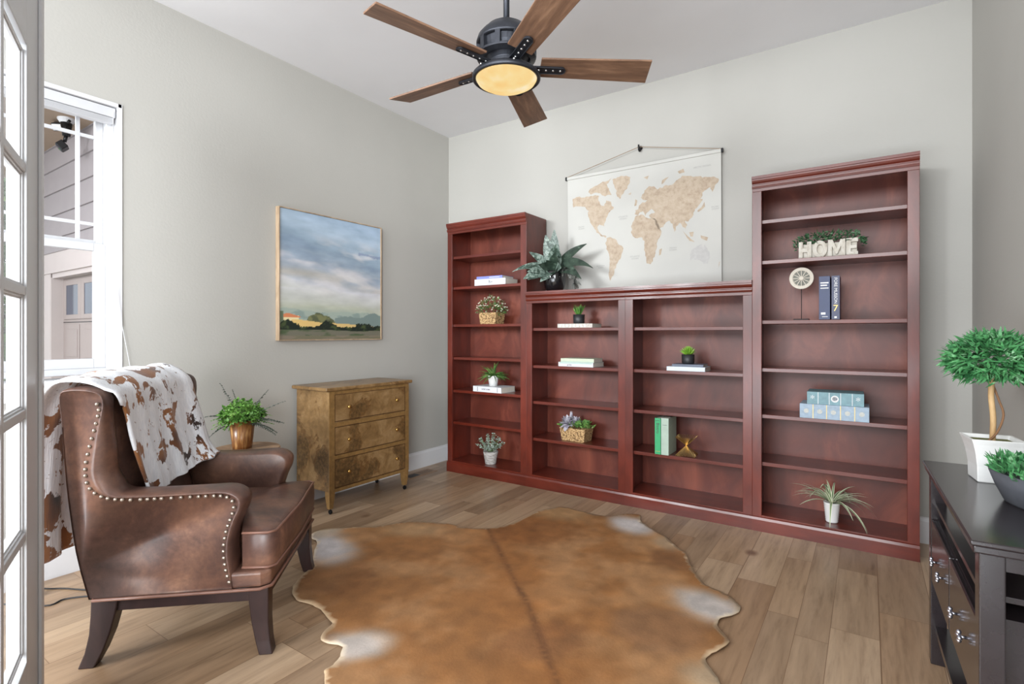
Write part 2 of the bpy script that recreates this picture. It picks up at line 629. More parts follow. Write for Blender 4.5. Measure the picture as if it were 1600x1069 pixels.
for xa in P0x:
    for q in ((xa - 0.075, xa, 1.33, 1.72), (xa + 0.327, xa + 0.402, 1.33, 1.72)):
        box(bm, gl(q[0]), gl(q[1]), 0.056, 0.072, q[2] + gz, q[3] + gz)
    box(bm, gl(xa), gl(xa + 0.327), 0.056, 0.072, 1.33 + gz, 1.375 + gz)
    box(bm, gl(xa), gl(xa + 0.327), 0.056, 0.072, 1.665 + gz, 1.72 + gz)
    for z0, z1 in ((0.91, 1.28), (0.36, 0.80)):
        box(bm, gl(xa - 0.04), gl(xa + 0.33), 0.066, 0.072, z0 + gz, z1 + gz)
        box(bm, gl(xa), gl(xa + 0.29), 0.060, 0.068, z0 + 0.05 + gz, z1 - 0.05 + gz)
obj('door_panelling', bm, M['garage'], gw, bevel=0.004)
for zz in (1.30, 0.83):
    obj('panel_seam', B(gl(-3.455), gl(-0.3), 0.0705, 0.073, zz - 0.004 + gz, zz + 0.004 + gz), M['black_metal'], gw)
for xa in P0x:
    obj('door_window', B(gl(xa), gl(xa + 0.327), 0.062, 0.071, 1.375 + gz, 1.665 + gz), M['darkglass'], gw)
obj('soffit', B(gl(-7.5), gl(-0.2), -1.0, 0.0, 3.04 + gz, 3.1 + gz), M['soffit'], gw)
# flood light under the soffit
fl_ = thing('security_light', 'black twin-head security floodlight on a white base under the eave', 'light', (-2.43, -2.19, 3.04))
bm = NB(); lathe(bm, [(0.001, -0.04), (0.045, -0.04), (0.062, -0.012), (0.062, 0.0)], (0, 0, 0), 20)
obj('base_plate', bm, M['vinyl'], fl_)
bm = NB(); lathe(bm, [(0.001, -0.15), (0.028, -0.15), (0.042, -0.04), (0.001, -0.04)], (0, 0, 0), 16)
tube(bm, [(0.0, 0, -0.06), (-0.06, -0.01, -0.055), (-0.1, -0.01, -0.03)], 0.012, 8)
tube(bm, [(0.0, 0, -0.14), (-0.01, -0.01, -0.2)], 0.014, 8)
tube(bm, [(0.02, 0, -0.05), (0.075, 0.0, -0.035)], 0.012, 8)
obj('arm', bm, M['black_metal'], fl_, smooth=True)
M['lamp_lens'] = plain('lit_white_lens', S(235, 235, 235), 0.1)  # white colour stands in for the lit lens; the other lens is dark
for (p, r) in (((-0.12, -0.01, -0.045), (0.55, 0.75)), ((-0.03, -0.02, -0.235), (0.75, -0.35))):
    R_ = Matrix.Translation(p) @ Matrix.Rotation(r[1], 4, 'Z') @ Matrix.Rotation(r[0], 4, 'X')
    hd = obj('lamp_head', B(-0.05, 0.05, -0.03, 0.03, -0.034, 0.034, R_), M['black_metal'], fl_, bevel=0.006)
    obj('lens', B(-0.042, 0.042, -0.034, -0.031, -0.026, 0.026, R_), M['lamp_lens'] if p[2] > -0.1 else M['darkglass'], hd)


# ------------------------------------------------------------------ foliage helpers
def leaf(bm, base, d, L, Wd, droop=0.3, segs=4, fold=0.15, roll=None, face=None, shape=0.5):
    d = Vector(d).normalized()
    side = d.cross(Vector(face) if face else Vector((0, 0, 1)))
    if side.length < 1e-3: side = Vector((1, 0, 0))
    side.normalize()
    up = side.cross(d).normalized()
    if roll is None: roll = 0.0 if face else random.uniform(-1.2, 1.2)
    if roll:
        q = Matrix.Rotation(roll, 3, d)
        side = q @ side
        up = q @ up
    p = Vector(base)
    rows = []
    cur = d.copy()
    for i in range(segs + 1):
        t_ = i / segs
        w = Wd * (math.sin(PI * min(1, t_ ** shape)) ** 0.8) * 0.5 if 0 < t_ < 1 else Wd * 0.04
        rows.append([bm.verts.new(p - side * w + up * w * fold), bm.verts.new(p), bm.verts.new(p + side * w + up * w * fold)])
        cur = (cur + Vector((0, 0, -1)) * droop / segs).normalized()
        p = p + cur * (L / segs)
    for a, b in zip(rows, rows[1:]):
        bm.faces.new((a[0], a[1], b[1], b[0]))
        bm.faces.new((a[1], a[2], b[2], b[1]))


def rnd(a, b): return random.uniform(a, b)


def rdir(zmin=0.0, zmax=1.0):
    z = rnd(zmin, zmax)
    a = rnd(0, 2 * PI)
    s = math.sqrt(max(0, 1 - z * z))
    return Vector((s * math.cos(a), s * math.sin(a), z))


def green(name, a, b, c=None, scale=18, rough=0.5):
    t = NT(name)
    f = t.noise(t.coord(), scale, 3)
    st_ = [(0.3, a), (0.6, b)]
    if c: st_.append((0.72, c))
    t.col(t.ramp(f, st_))
    return t.set(rough)


M['tree'] = green('tree_leaves', S(40, 70, 30), S(96, 140, 60), S(150, 180, 90), 3)
M['bark'] = plain('bark', S(96, 80, 64), 0.9, var=0.2)
tr = thing('shade_tree', 'leafy green tree beyond the driveway, seen through the door glass', 'tree', (-9.0, -1.0, -0.25))
bm = NB()
for k in range(5200):
    d = rdir(-1, 1)
    q_ = rnd(0.7, 1.0)
    p = Vector((d.x * 1.9 * q_, d.y * 1.9 * q_, 2.3 + d.z * 2.0 * q_))
    leaf(bm, p, rdir(-0.6, 0.8), 0.32, 0.2, 0.4, 2)
obj('foliage', bm, M['tree'], tr)
bm = NB(); tube(bm, [(0, 0, 0), (0.05, 0, 1.0), (0, 0.05, 2.4)], [0.14, 0.11, 0.06], 10)
obj('trunk', bm, M['bark'], tr, smooth=True)

# ------------------------------------------------------------------ bookcases
YB, YFc = -0.02, -0.325
ch, chh, chp = M['cherry'], M['cherry_h'], M['cherry_p']


def bookcase(label, x0, x1, top, shelves, sl, sr):
    w = x1 - x0
    r = thing('bookcase', label, 'bookcase', (x0, 0, 0))
    for a in (0.0, w - 0.018):
        obj('side_panel', B(a, a + 0.018, YFc + 0.019, YB, 0.0, top - 0.02), ch, r)
    obj('back_panel', B(0.018, w - 0.018, YB - 0.008, YB, 0.08, top - 0.02), chp, r)
    for a, b in ((0.0, sl), (w - sr, w)):
        obj('face_stile', B(a, b, YFc, YFc + 0.019, 0.08, top - 0.09), ch, r, bevel=0.0015)
    obj('top_rail', B(0.0, w, YFc, YFc + 0.019, top - 0.09, top - 0.02), chh, r, bevel=0.0015)
    obj('top_panel', B(0.0, w, YFc, YB, top - 0.02, top - 0.002), chh, r)
    # cornice
    prof = [(YFc, top - 0.072), (YFc - 0.006, top - 0.072), (YFc - 0.011, top - 0.060), (YFc - 0.011, top - 0.052), (YFc - 0.004, top - 0.048),
            (YFc - 0.004, top - 0.044), (YFc - 0.012, top - 0.036), (YFc - 0.017, top - 0.026), (YFc - 0.017, top - 0.018), (YFc - 0.021, top - 0.016), (YFc - 0.021, top), (YFc, top)]
    bm = NB()
    prism(bm, prof, w, 'x', 0.0)
    obj('cornice', bm, chh, r)
    # base
    bp_ = [(YFc, 0), (YFc - 0.013, 0), (YFc - 0.013, 0.068), (YFc - 0.008, 0.082), (YFc, 0.085)]
    bm = NB(); prism(bm, bp_, w, 'x', 0.0)
    obj('base_moulding', bm, chh, r)
    obj('bottom_deck', B(0.018, w - 0.018, YFc + 0.001, YB - 0.008, 0.072, 0.094), chh, r)
    for z in shelves:
        obj('shelf', B(0.0185, w - 0.0185, YFc + 0.022, YB - 0.009, z - 0.011, z + 0.011), chh, r, bevel=0.0015)
    return r


CX = [0.27, 1.08, 1.893, 2.705, 3.51]
HT, HS = 2.134, 1.512
ZL = [1.841, 1.578, 1.256, 0.974, 0.691, 0.417]
ZA = [1.22, 0.931, 0.652, 0.366]
ZR = [1.861, 1.616, 1.256, 0.968, 0.688, 0.400]
bookcase('tall cherry wood bookcase in the corner by the painting wall', CX[0], CX[1], HT, ZL, 0.05, 0.055)
bookcase('short cherry wood bookcase holding the white-pink succulent basket, under the potted leafy plant', CX[1], CX[2], HS, ZA, 0.05, 0.052)
bookcase('short cherry wood bookcase holding the green books and gold ornament, below the world map', CX[2], CX[3], HS, ZA, 0.055, 0.053)
bookcase('tall cherry wood bookcase with the HOME planter, nearest the black console', CX[3], CX[4], HT, ZR, 0.052, 0.052)

# ------------------------------------------------------------------ books and shelf decor
M['paper'] = plain('page_paper', S(214, 208, 196), 0.8, var=0.04, scale=120)
M['ink_gold'] = plain('gold_ink', S(214, 178, 104), 0.35, 0.3)
M['ink_white'] = plain('white_ink', S(226, 226, 226), 0.6)
M['ink_soft'] = plain('faded_tooling', S(190, 192, 186), 0.6, var=0.15, scale=200)
M['ink_dark'] = plain('dark_ink', S(66, 62, 64), 0.6)


def book(label, x, y, z, w, d, t_, mat, rz=0.0, upright=False, marks=(), group=None, name='book'):
    """flat: w along x (spine length), d along y, t_ thick; spine faces -y. upright: w = thickness along x, t_ = height"""
    r = thing(name, label, 'book', (x, y, z), rz, group)
    c = 0.0022
    bm = NB()
    if not upright:
        box(bm, -w / 2, w / 2, -d / 2, d / 2, 0, c)
        box(bm, -w / 2, w / 2, -d / 2, d / 2, t_ - c, t_)
        box(bm, -w / 2, w / 2, -d / 2 - 0.002, -d / 2 + c, 0.0, t_)
        pg = B(-w / 2 + 0.003, w / 2 - 0.003, -d / 2 + c, d / 2 - 0.003, c, t_ - c)
    else:
        box(bm, -w / 2, -w / 2 + c, -d / 2, d / 2, 0, t_)
        box(bm, w / 2 - c, w / 2, -d / 2, d / 2, 0, t_)
        box(bm, -w / 2, w / 2, -d / 2 - 0.002, -d / 2 + c, 0, t_)
        pg = B(-w / 2 + c, w / 2 - c, -d / 2 + c, d / 2 - 0.003, 0.003, t_ - 0.003)
    cv = obj('cover', bm, mat, r, bevel=0.0008)
    obj('pages', pg, M['paper'], r)
    ys = -d / 2 - 0.0025
    for mk in marks:
        kind = mk[0]
        if kind == 'bar':   # centre x, z, half w, half h
            obj('spine_band', B(mk[1] - mk[3], mk[1] + mk[3], ys - 0.0006, ys + 0.001, mk[2] - mk[4], mk[2] + mk[4]), mk[5], cv)
        elif kind == 'text':  # ('text', string, x, z, size, rot, mat)
            Mx = Matrix.Translation((mk[2], ys - 0.0003, mk[3])) @ Matrix.Rotation(PI / 2, 4, 'X') @ Matrix.Rotation(mk[5], 4, 'Z')
            obj('spine_lettering', text_bm(mk[1], mk[4], Mx, 0.0004), mk[6], cv)
        elif kind == 'disc':
            bm = NB(); lathe(bm, [(0.0001, 0), (mk[3], 0), (mk[3], 0.001), (0.0001, 0.001)], (0, 0, 0), 18)
            bmesh.ops.transform(bm, matrix=Matrix.Translation((mk[1], ys, mk[2])) @ Matrix.Rotation(PI / 2, 4, 'X'), verts=bm.verts)
            obj('spine_emblem', bm, mk[4], cv)
    return r


C_white = plain('white_cover', S(204, 205, 209), 0.5, var=0.03, scale=60)
C_peri = plain('periwinkle_cover', S(120, 128, 190), 0.5)
C_mint = plain('mint_cover', S(150, 184, 170), 0.55)
C_sage = plain('pale_sage_cover', S(186, 194, 172), 0.6, var=0.06, scale=50)
C_green = plain('green_cover', S(52, 162, 106), 0.5)
C_pale = plain('pale_green_cover', S(168, 186, 172), 0.6)
C_navy = plain('navy_cover', S(44, 56, 92), 0.45)
C_slate = plain('slate_cover', S(62, 66, 92), 0.45)
C_grey = plain('dark_grey_cover', S(96, 104, 120), 0.5)
C_teal = plain('worn_teal_cover', S(124, 156, 164), 0.65, var=0.12, scale=40)
C_blue = plain('worn_pale_blue_cover', S(156, 174, 190), 0.65, var=0.12, scale=40)
C_marble = plain('mottled_cover', S(186, 180, 172), 0.6, var=0.25, scale=90)
SH = 0.0112

# tall left bookcase
z = ZL[1] + SH
book('thick white hardcover book lying on the third shelf, under a thin blue book', 0.70, -0.20, z, 0.31, 0.19, 0.052, C_white, 0.03,
     marks=(('text', 'h', 0.0, 0.026, 0.045, 0, M['ink_dark']), ('bar', 0.02, 0.026, 0.004, 0.004, M['ink_dark'])))
book('thin blue book lying on top of the thick white book in the corner bookcase', 0.685, -0.195, z + 0.0525, 0.26, 0.17, 0.024, C_peri, 0.03,
     marks=(('bar', 0.05, 0.012, 0.05, 0.0015, M['ink_white']),))
z = ZL[4] + SH
book('white book with small grey lettering lying under the white potted grass plant', 0.685, -0.21, z, 0.30, 0.19, 0.046, C_white, -0.04,
     marks=(('text', 'NEW YORK', -0.01, 0.023, 0.017, 0, M['ink_dark']), ('bar', -0.1, 0.023, 0.002, 0.018, M['ink_dark']), ('bar', 0.11, 0.023, 0.002, 0.018, M['ink_dark'])))
# case A
z = ZA[0] + SH
book('mottled grey and white book lying under a small spiky potted plant', 1.487, -0.215, z, 0.285, 0.17, 0.03, C_marble, 0.02,
     marks=tuple(('bar', -0.12 + 0.029 * k, 0.015, 0.006, 0.009, M['ink_white']) for k in range(8)))
z = ZA[1] + SH
book('pale lower book of the flat pair, white and violet spine, on its own shelf', 1.50, -0.215, z, 0.29, 0.18, 0.032, C_white, -0.02,
     marks=(('bar', 0.0, 0.026, 0.135, 0.003, C_mint), ('text', 'garden', -0.05, 0.013, 0.015, 0, M['ink_dark'])))
book('sage green cover book lying on top of the white and violet spined book', 1.505, -0.215, z + 0.0325, 0.27, 0.165, 0.028, C_sage, 0.03,
     marks=(('bar', 0, 0.004, 0.13, 0.002, C_mint),))
# case B
z = ZA[1] + SH
book('white book lying under a grey book in the right short bookcase', 2.30, -0.225, z, 0.245, 0.17, 0.028, plain('ice_white_cover', S(206, 216, 226), 0.5), 0.02)
book('thin slate grey book lying directly under the bright green succulent', 2.305, -0.215, z + 0.0285, 0.20, 0.15, 0.015, C_grey, 0.05)
z = ZA[3] + SH
book('bright green upright book beside a pale green book', 2.118, -0.24, z, 0.040, 0.14, 0.242, C_green, upright=True, name='upright_book',
     marks=(('text', 'Bistro', 0.0, 0.175, 0.030, -PI / 2, M['ink_dark']), ('bar', 0.0, 0.225, 0.015, 0.0012, M['ink_dark']), ('bar', 0.0, 0.02, 0.015, 0.001, M['ink_gold'])))
book('pale grey-green upright book standing right of the bright green book', 2.166, -0.225, z, 0.050, 0.17, 0.246, C_pale, upright=True, name='upright_book',
     marks=(('bar', 0.0, 0.2, 0.015, 0.001, M['ink_dark']),))
# case R
z = ZR[2] + SH
book('navy blue upright book with white title lines, left of the pair', 3.082, -0.235, z, 0.054, 0.16, 0.246, C_navy, upright=True, name='upright_book',
     marks=(('bar', 0.0, 0.208, 0.02, 0.0035, M['ink_white']), ('bar', -0.003, 0.194, 0.016, 0.0035, M['ink_white']), ('bar', 0.0, 0.178, 0.02, 0.0025, M['ink_white']),
            ('bar', -0.006, 0.034, 0.011, 0.006, M['ink_white']), ('bar', 0.002, 0.016, 0.014, 0.0015, M['ink_white'])))
book('dark blue upright book with vertical white and gold lettering, right of the pair', 3.136, -0.235, z, 0.040, 0.16, 0.246, C_slate, upright=True, name='upright_book',
     marks=(('text', 'FORE MUSSON', 0.0, 0.162, 0.022, -PI / 2, M['ink_white']), ('text', '7', 0.0, 0.062, 0.05, 0, M['ink_gold']), ('bar', 0.0, 0.012, 0.006, 0.005, M['ink_white'])))
z = ZR[4] + SH
book('large worn pale blue antique book at the bottom of the flat stack', 3.125, -0.205, z, 0.335, 0.20, 0.082, C_blue, 0.0,
     marks=tuple(('bar', -0.167 + 0.067 * k, 0.041, 0.0016, 0.040, M['ink_gold']) for k in range(1, 5)) +
     tuple(('disc', -0.134 + 0.067 * k, 0.042, 0.013, M['ink_soft']) for k in range(5)))
book('worn teal antique book on top of the larger pale blue antique book', 3.13, -0.20, z + 0.0825, 0.275, 0.19, 0.07, C_teal, 0.015,
     marks=tuple(('bar', -0.137 + 0.055 * k, 0.035, 0.0014, 0.034, M['ink_white']) for k in range(1, 5)) +
     (('disc', 0.0, 0.035, 0.019, M['ink_white']), ('disc', 0.0, 0.035, 0.013, C_blue), ('text', '*', -0.11, 0.03, 0.05, 0, M['ink_white']), ('text', '*', 0.11, 0.03, 0.05, 0, M['ink_white'])))

# wicker material
t = NT('wicker')
v = t.coord((1, 1, 1))
w1 = t.n('ShaderNodeTexVoronoi', _feature='F1')
w1.inputs['Scale'].default_value = 85
t.l(v, w1.inputs['Vector'])
t.col(t.ramp(w1.outputs['Distance'], [(0.1, S(206, 176, 128)), (0.5, S(172, 138, 94)), (0.8, S(96, 70, 42))]))
t.bump(w1.outputs['Distance'], -0.8, 0.004)
M['wicker'] = t.set(0.8)
M['soil'] = plain('soil', S(60, 48, 36), 0.95, var=0.3)
M['moss'] = plain('moss', S(110, 112, 62), 0.95, var=0.3, scale=60)
M['blackpot'] = plain('black_pot_glaze', S(42, 42, 44), 0.45, var=0.05)
M['glosspot'] = plain('glossy_black_glaze', S(22, 20, 22), 0.12, var=0.1, spec=0.7)
M['whitepot'] = plain('white_ceramic', S(226, 226, 224), 0.35, var=0.02)


def pot(r, prof, mat, parent, seg=24, name='pot', sx=1, sy=1):
    """prof outer profile (r,z) bottom->top; adds inner wall"""
    top = prof[-1]
    th = max(0.003, top[0] * 0.06)
    bm = NB()
    inner = [(max(0.001, top[0] - th), top[1]), (max(0.001, top[0] - th * 1.6), top[1] * 0.8)]
    lathe(bm, prof + inner, (0, 0, 0), seg, sx, sy)
    return obj(name, bm, mat, parent, smooth=True, bevel=0)


# basket with white-flowered bush
z = ZL[2] + SH
r = thing('potted_bush', 'small white-flowering green bush in a square wicker basket', 'plant', (0.655, -0.20, z))
bm = NB(); lathe(bm, [(0.11, 0), (0.118, 0.05), (0.124, 0.096), (0.112, 0.096), (0.108, 0.06)], (0, 0, 0), 4, 1, 0.8, rot=PI / 4)
obj('basket', bm, M['wicker'], r, bevel=0.012, seg=3)
M['bush'] = green('bush_leaves', S(46, 70, 34), S(84, 116, 58), S(150, 170, 110), 40)
M['petal'] = plain('white_petals', S(226, 226, 206), 0.6)
bm = NB(); fb = NB()
for k in range(260):
    d = rdir(0.0, 1)
    p = Vector((d.x * 0.135, d.y * 0.09, 0.10 + d.z * 0.13)) * rnd(0.6, 1)
    p.z = max(p.z, 0.075)
    leaf(bm, p, (d.x, d.y, d.z + rnd(-0.3, 0.6)), rnd(0.02, 0.035), 0.011, 0.3, 3)
    if k % 3 == 0:
        q = Vector((d.x * 0.155, d.y * 0.1, 0.09 + d.z * 0.145))
        for j in range(4): leaf(fb, q, rdir(-0.3, 1), 0.011, 0.008, 0.1, 2)
obj('foliage', bm, M['bush'], r)
obj('blossoms', fb, M['petal'], r)

# grassy plant in white pot on book
z = ZL[4] + SH + 0.0465
r = thing('potted_grass_plant', 'small green bladed plant in a white pot on a white book', 'plant', (0.68, -0.215, z))
pot(r, [(0.001, 0), (0.034, 0), (0.046, 0.082), (0.046, 0.086)], M['whitepot'], r)
M['grass'] = green('blade_leaves', S(44, 78, 34), S(94, 130, 60), S(160, 170, 100), 30)
bm = NB()
for k in range(90):
    d = rdir(0.15, 1)
    leaf(bm, (d.x * 0.02, d.y * 0.02, 0.08), (d.x * 1.2, d.y * 0.8, d.z), rnd(0.08, 0.14), rnd(0.012, 0.02), rnd(0.6, 1.6), 5)
obj('foliage', bm, M['grass'], r)

# dusty sage plant
z = 0.0942
r = thing('potted_sage', 'frosted grey-green leafy sprig in a ribbed whitewashed pot on the bottom deck', 'plant', (0.66, -0.225, z))
t = NT('whitewash')
f = t.noise(t.coord((1, 1, 3)), 45, 4)
t.col(t.ramp(f, [(0.35, S(136, 128, 122)), (0.6, S(196, 194, 190))]))
t.bump(f, 0.5, 0.003)
M['wash'] = t.set(0.85)
pot(r, [(0.001, 0), (0.045, 0), (0.047, 0.01), (0.050, 0.03), (0.053, 0.045), (0.056, 0.06), (0.060, 0.085), (0.064, 0.105)], M['wash'], r)
M['sage'] = green('frosted_leaves', S(120, 140, 126), S(170, 184, 172), S(206, 208, 204), 40, 0.8)
bm = NB()
stems = NB()
for k in range(26):
    d = rdir(0.25, 1)
    e = Vector((d.x * 0.135, d.y * 0.09, 0.11 + d.z * 0.15))
    b0 = Vector((d.x * 0.02, d.y * 0.02, 0.1))
    tube(stems, [b0, (b0 + e) / 2 + Vector((0, 0, 0.012)), e], 0.0012, 4)
    for j in range(11):
        f_ = 0.25 + 0.75 * j / 10
        p = b0.lerp(e, f_)
        for q in range(2): leaf(bm, p, rdir(-0.4, 0.9), 0.019, 0.013, 0.2, 2)
obj('foliage', bm, M['sage'], r)
obj('stems', stems, M['grass'], r)

# small spiky plant case A
z = ZA[0] + SH + 0.0305
r = thing('potted_aloe', 'small spiky upright succulent in a matte black pot on a mottled book', 'plant', (1.478, -0.21, z))
pot(r, [(0.001, 0), (0.034, 0), (0.042, 0.006), (0.044, 0.07)], M['blackpot'], r)
M['aloe'] = green('aloe_leaves', S(46, 84, 36), S(90, 138, 56), S(170, 190, 90), 40)
bm = NB()
for k in range(26):
    a = k * 2.4
    s = 0.12 + 0.5 * k / 26
    leaf(bm, (0.014 * math.cos(a), 0.014 * math.sin(a), 0.066), (math.cos(a) * s, math.sin(a) * s, 1), rnd(0.06, 0.085), 0.014, -0.1, 4, 0.5, shape=0.7)
obj('leaves', bm, M['aloe'], r)

# succulent arrangement case A
z = ZA[3] + SH
r = thing('succulent_basket', 'mixed pink and green succulents in a rectangular wicker basket', 'plant', (1.452, -0.20, z), -0.05)
bm = NB(); lathe(bm, [(0.135, 0), (0.142, 0.04), (0.156, 0.098), (0.146, 0.098), (0.136, 0.06)], (0, 0, 0), 4, 1, 0.62, rot=PI / 4)
obj('basket', bm, M['wicker'], r, bevel=0.014, seg=3)
M['rose'] = green('dusky_succulent', S(150, 146, 160), S(190, 186, 196), S(214, 206, 210), 30)
M['succ'] = green('succulent_green', S(70, 118, 60), S(130, 170, 90), S(190, 206, 150), 30)


def rosette(bm, c, R, n=26, tilt=(0, -0.4)):
    ax = Vector((tilt[0], tilt[1], 1)).normalized()
    q = ax.to_track_quat('Z', 'Y').to_matrix()
    for k in range(n):
        a = k * 2.4
        el = 0.1 + 1.3 * (k / n)
        d = q @ Vector((math.cos(a) * math.cos(el), math.sin(a) * math.cos(el), math.sin(el)))
        leaf(bm, Vector(c) + d * R * 0.1, d, R * (1.05 - 0.5 * k / n), R * 0.62, -0.3, 4, 0.3, roll=0.0, shape=0.8)


bm = NB(); rosette(bm, (-0.05, -0.045, 0.125), 0.066, 34, (0, -1.6)); rosette(bm, (-0.01, 0.0, 0.13), 0.055, 26, (0.3, -0.6))
for k in range(3): leaf(bm, (-0.06, 0.03, 0.1), (-0.15 + 0.1 * k, 0.1, 1), 0.11, 0.03, 0, 4)
obj('rosette', bm, M['rose'], r)
bm = NB()
for c, R in (((0.04, -0.04, 0.115), 0.05), ((0.095, -0.02, 0.115), 0.055), ((-0.12, 0.0, 0.098), 0.04), ((0.05, 0.03, 0.11), 0.055)): rosette(bm, c, R, 22)
for k in range(40):
    leaf(bm, (rnd(-0.02, 0.12), rnd(-0.05, 0.05), 0.1), (rnd(-0.5, 0.9), rnd(-0.6, 0.2), 0.8), rnd(0.05, 0.08), 0.017, 0.1, 3)
for k in range(10): leaf(bm, (-0.12, 0, 0.1), (rnd(-1, -0.3), rnd(-0.5, 0.3), 0.3), 0.05, 0.016, 0.3, 3)
obj('succulent_leaves', bm, M['succ'], r)

# bright green succulent case B
z = ZA[1] + SH + 0.0435
r = thing('potted_succulent', 'bright green rounded succulent in a matte black pot on two flat books', 'plant', (2.292, -0.215, z))
pot(r, [(0.001, 0), (0.034, 0), (0.040, 0.007), (0.042, 0.062)], M['blackpot'], r)
M['lime'] = green('lime_leaves', S(96, 150, 40), S(150, 200, 70), S(200, 228, 120), 30)
bm = NB()
for k in range(60):
    a = k * 2.4
    el = 0.25 + 1.25 * (k / 60)
    d = Vector((math.cos(a) * math.cos(el), math.sin(a) * math.cos(el), math.sin(el)))
    leaf(bm, Vector((0, 0, 0.055)) + d * 0.012, d, 0.052, 0.013, -0.4, 3, 0.5)
obj('leaves', bm, M['lime'], r)

# gold starburst ornament: bars radiating through a common centre
z = ZA[3] + SH
M['gold'] = plain('brushed_gold', S(202, 170, 112), 0.3, 0.9, var=0.1)
r = thing('geometric_ornament', 'gold wire faceted ornament sitting right of the green books', 'ornament', (2.285, -0.225, z), 0.1)
h = 0.061
cn = [(sx * h, sy * h, sz * h + h + 0.003) for sx in (-1, 1) for sy in (-1, 1) for sz in (-1, 1)]
bm = NB()
for i in range(4):
    tube(bm, [cn[i], cn[7 - i]], 0.0026, 6)
obj('diagonal_bar', bm, M['gold'], r)
# pyramidal wire-filled faces left/right/top/back (open front shows the crossing bars)
bm = NB()
ctr = Vector((0, 0, h + 0.003))
for face in (((-1, -1, -1), (-1, 1, -1), (-1, 1, 1), (-1, -1, 1)), ((1, -1, -1), (1, 1, -1), (1, 1, 1), (1, -1, 1)), ((-1, -1, 1), (1, -1, 1), (1, 1, 1), (-1, 1, 1)), ((-1, -1, -1), (1, -1, -1), (1, 1, -1), (-1, 1, -1))):
    q = [Vector((a * h, b * h, c * h + h + 0.003)) for a, b, c in face]
    for e0, e1 in ((q[0], q[1]), (q[2], q[3])):
        for k in range(12):
            p = e0.lerp(e1, k / 11)
            tube(bm, [ctr, p], 0.0017, 4)
obj('wire_fan', bm, M['gold'], r)

# HOME planter
z = ZR[1] + SH
M['distress'] = NT('distressed_white')
t = M['distress']
f = t.noise(t.coord((1, 1, 0.6)), 55, 5, 0.65)
t.col(t.ramp(f, [(0.3, S(170, 160, 146)), (0.48, S(198, 192, 180)), (0.7, S(208, 204, 196))]))
t.bump(f, 0.3, 0.002)
M['distress'] = t.set(0.75)
r = thing('home_planter', 'whitewashed HOME letter planter filled with small green leaves', 'planter', (3.094, -0.215, z), 0.0)
obj('box', B(-0.142, 0.142, -0.025, 0.045, 0, 0.085), M['distress'], r, bevel=0.002)
bm = NB()
# blocky letters, each a thick upright plate
lw = 0.066
H_ = [(0, 0), (.022, 0), (.022, .038), (.044, .038), (.044, 0), (.066, 0), (.066, .1), (.044, .1), (.044, .062), (.022, .062), (.022, .1), (0, .1)]
prism(bm, [(x - 0.147, zz) for x, zz in H_], 0.018, 'y', -0.043)
obj('letter_h', bm, M['distress'], r, bevel=0.0015)
bm = NB()
n = 28
outer = [(-0.038 + 0.037 * math.cos(2 * PI * k / n), 0.05 + 0.05 * math.sin(2 * PI * k / n)) for k in range(n)]
inner = [(-0.038 + 0.016 * math.cos(2 * PI * k / n), 0.05 + 0.028 * math.sin(2 * PI * k / n)) for k in range(n)]
for ya, yb in ((-0.043, -0.025),):
    ring = [[bm.verts.new((p[0], yy, p[1])) for p in pp] for pp, yy in ((outer, ya), (outer, yb), (inner, yb), (inner, ya))]
    for a, b in ((0, 1), (1, 2), (2, 3), (3, 0)):
        for k in range(n):
            bm.faces.new((ring[a][k], ring[a][(k + 1) % n], ring[b][(k + 1) % n], ring[b][k]))
obj('letter_o', bm, M['distress'], r, bevel=0.001)
bm = NB()
M_ = [(0, 0), (.02, 0), (.02, .06), (.038, .015), (.046, .015), (.064, .06), (.064, 0), (.084, 0), (.084, .1), (.062, .1), (.042, .05), (.022, .1), (0, .1)]
prism(bm, [(x + 0.002, zz) for x, zz in M_], 0.018, 'y', -0.043)
obj('letter_m', bm, M['distress'], r, bevel=0.0015)
bm = NB()
E_ = [(0, 0), (.056, 0), (.056, .024), (.022, .024), (.022, .04), (.05, .04), (.05, .06), (.022, .06), (.022, .078), (.056, .078), (.056, .1), (0, .1)]
prism(bm, [(x + 0.091, zz) for x, zz in E_], 0.018, 'y', -0.043)
obj('letter_e', bm, M['distress'], r, bevel=0.0015)
M['box_leaf'] = green('boxwood_leaves', S(34, 66, 40), S(78, 118, 82), S(128, 160, 130), 40)
bm = NB()
for k in range(420):
    x = rnd(-0.17, 0.18)
    zz = 0.085 + rnd(0, 0.065) * (1 - 0.5 * (abs(x) / 0.18) ** 3)
    y = rnd(-0.05, 0.055)
    leaf(bm, (x, y, zz - (0.02 if abs(x) > 0.15 else 0)), (x * 3 + rnd(-0.6, 0.6), rnd(-1, 0.6), rnd(-0.2, 0.9)), rnd(0.016, 0.028), 0.012, 0.3, 3)
obj('foliage', bm, M['box_leaf'], r)

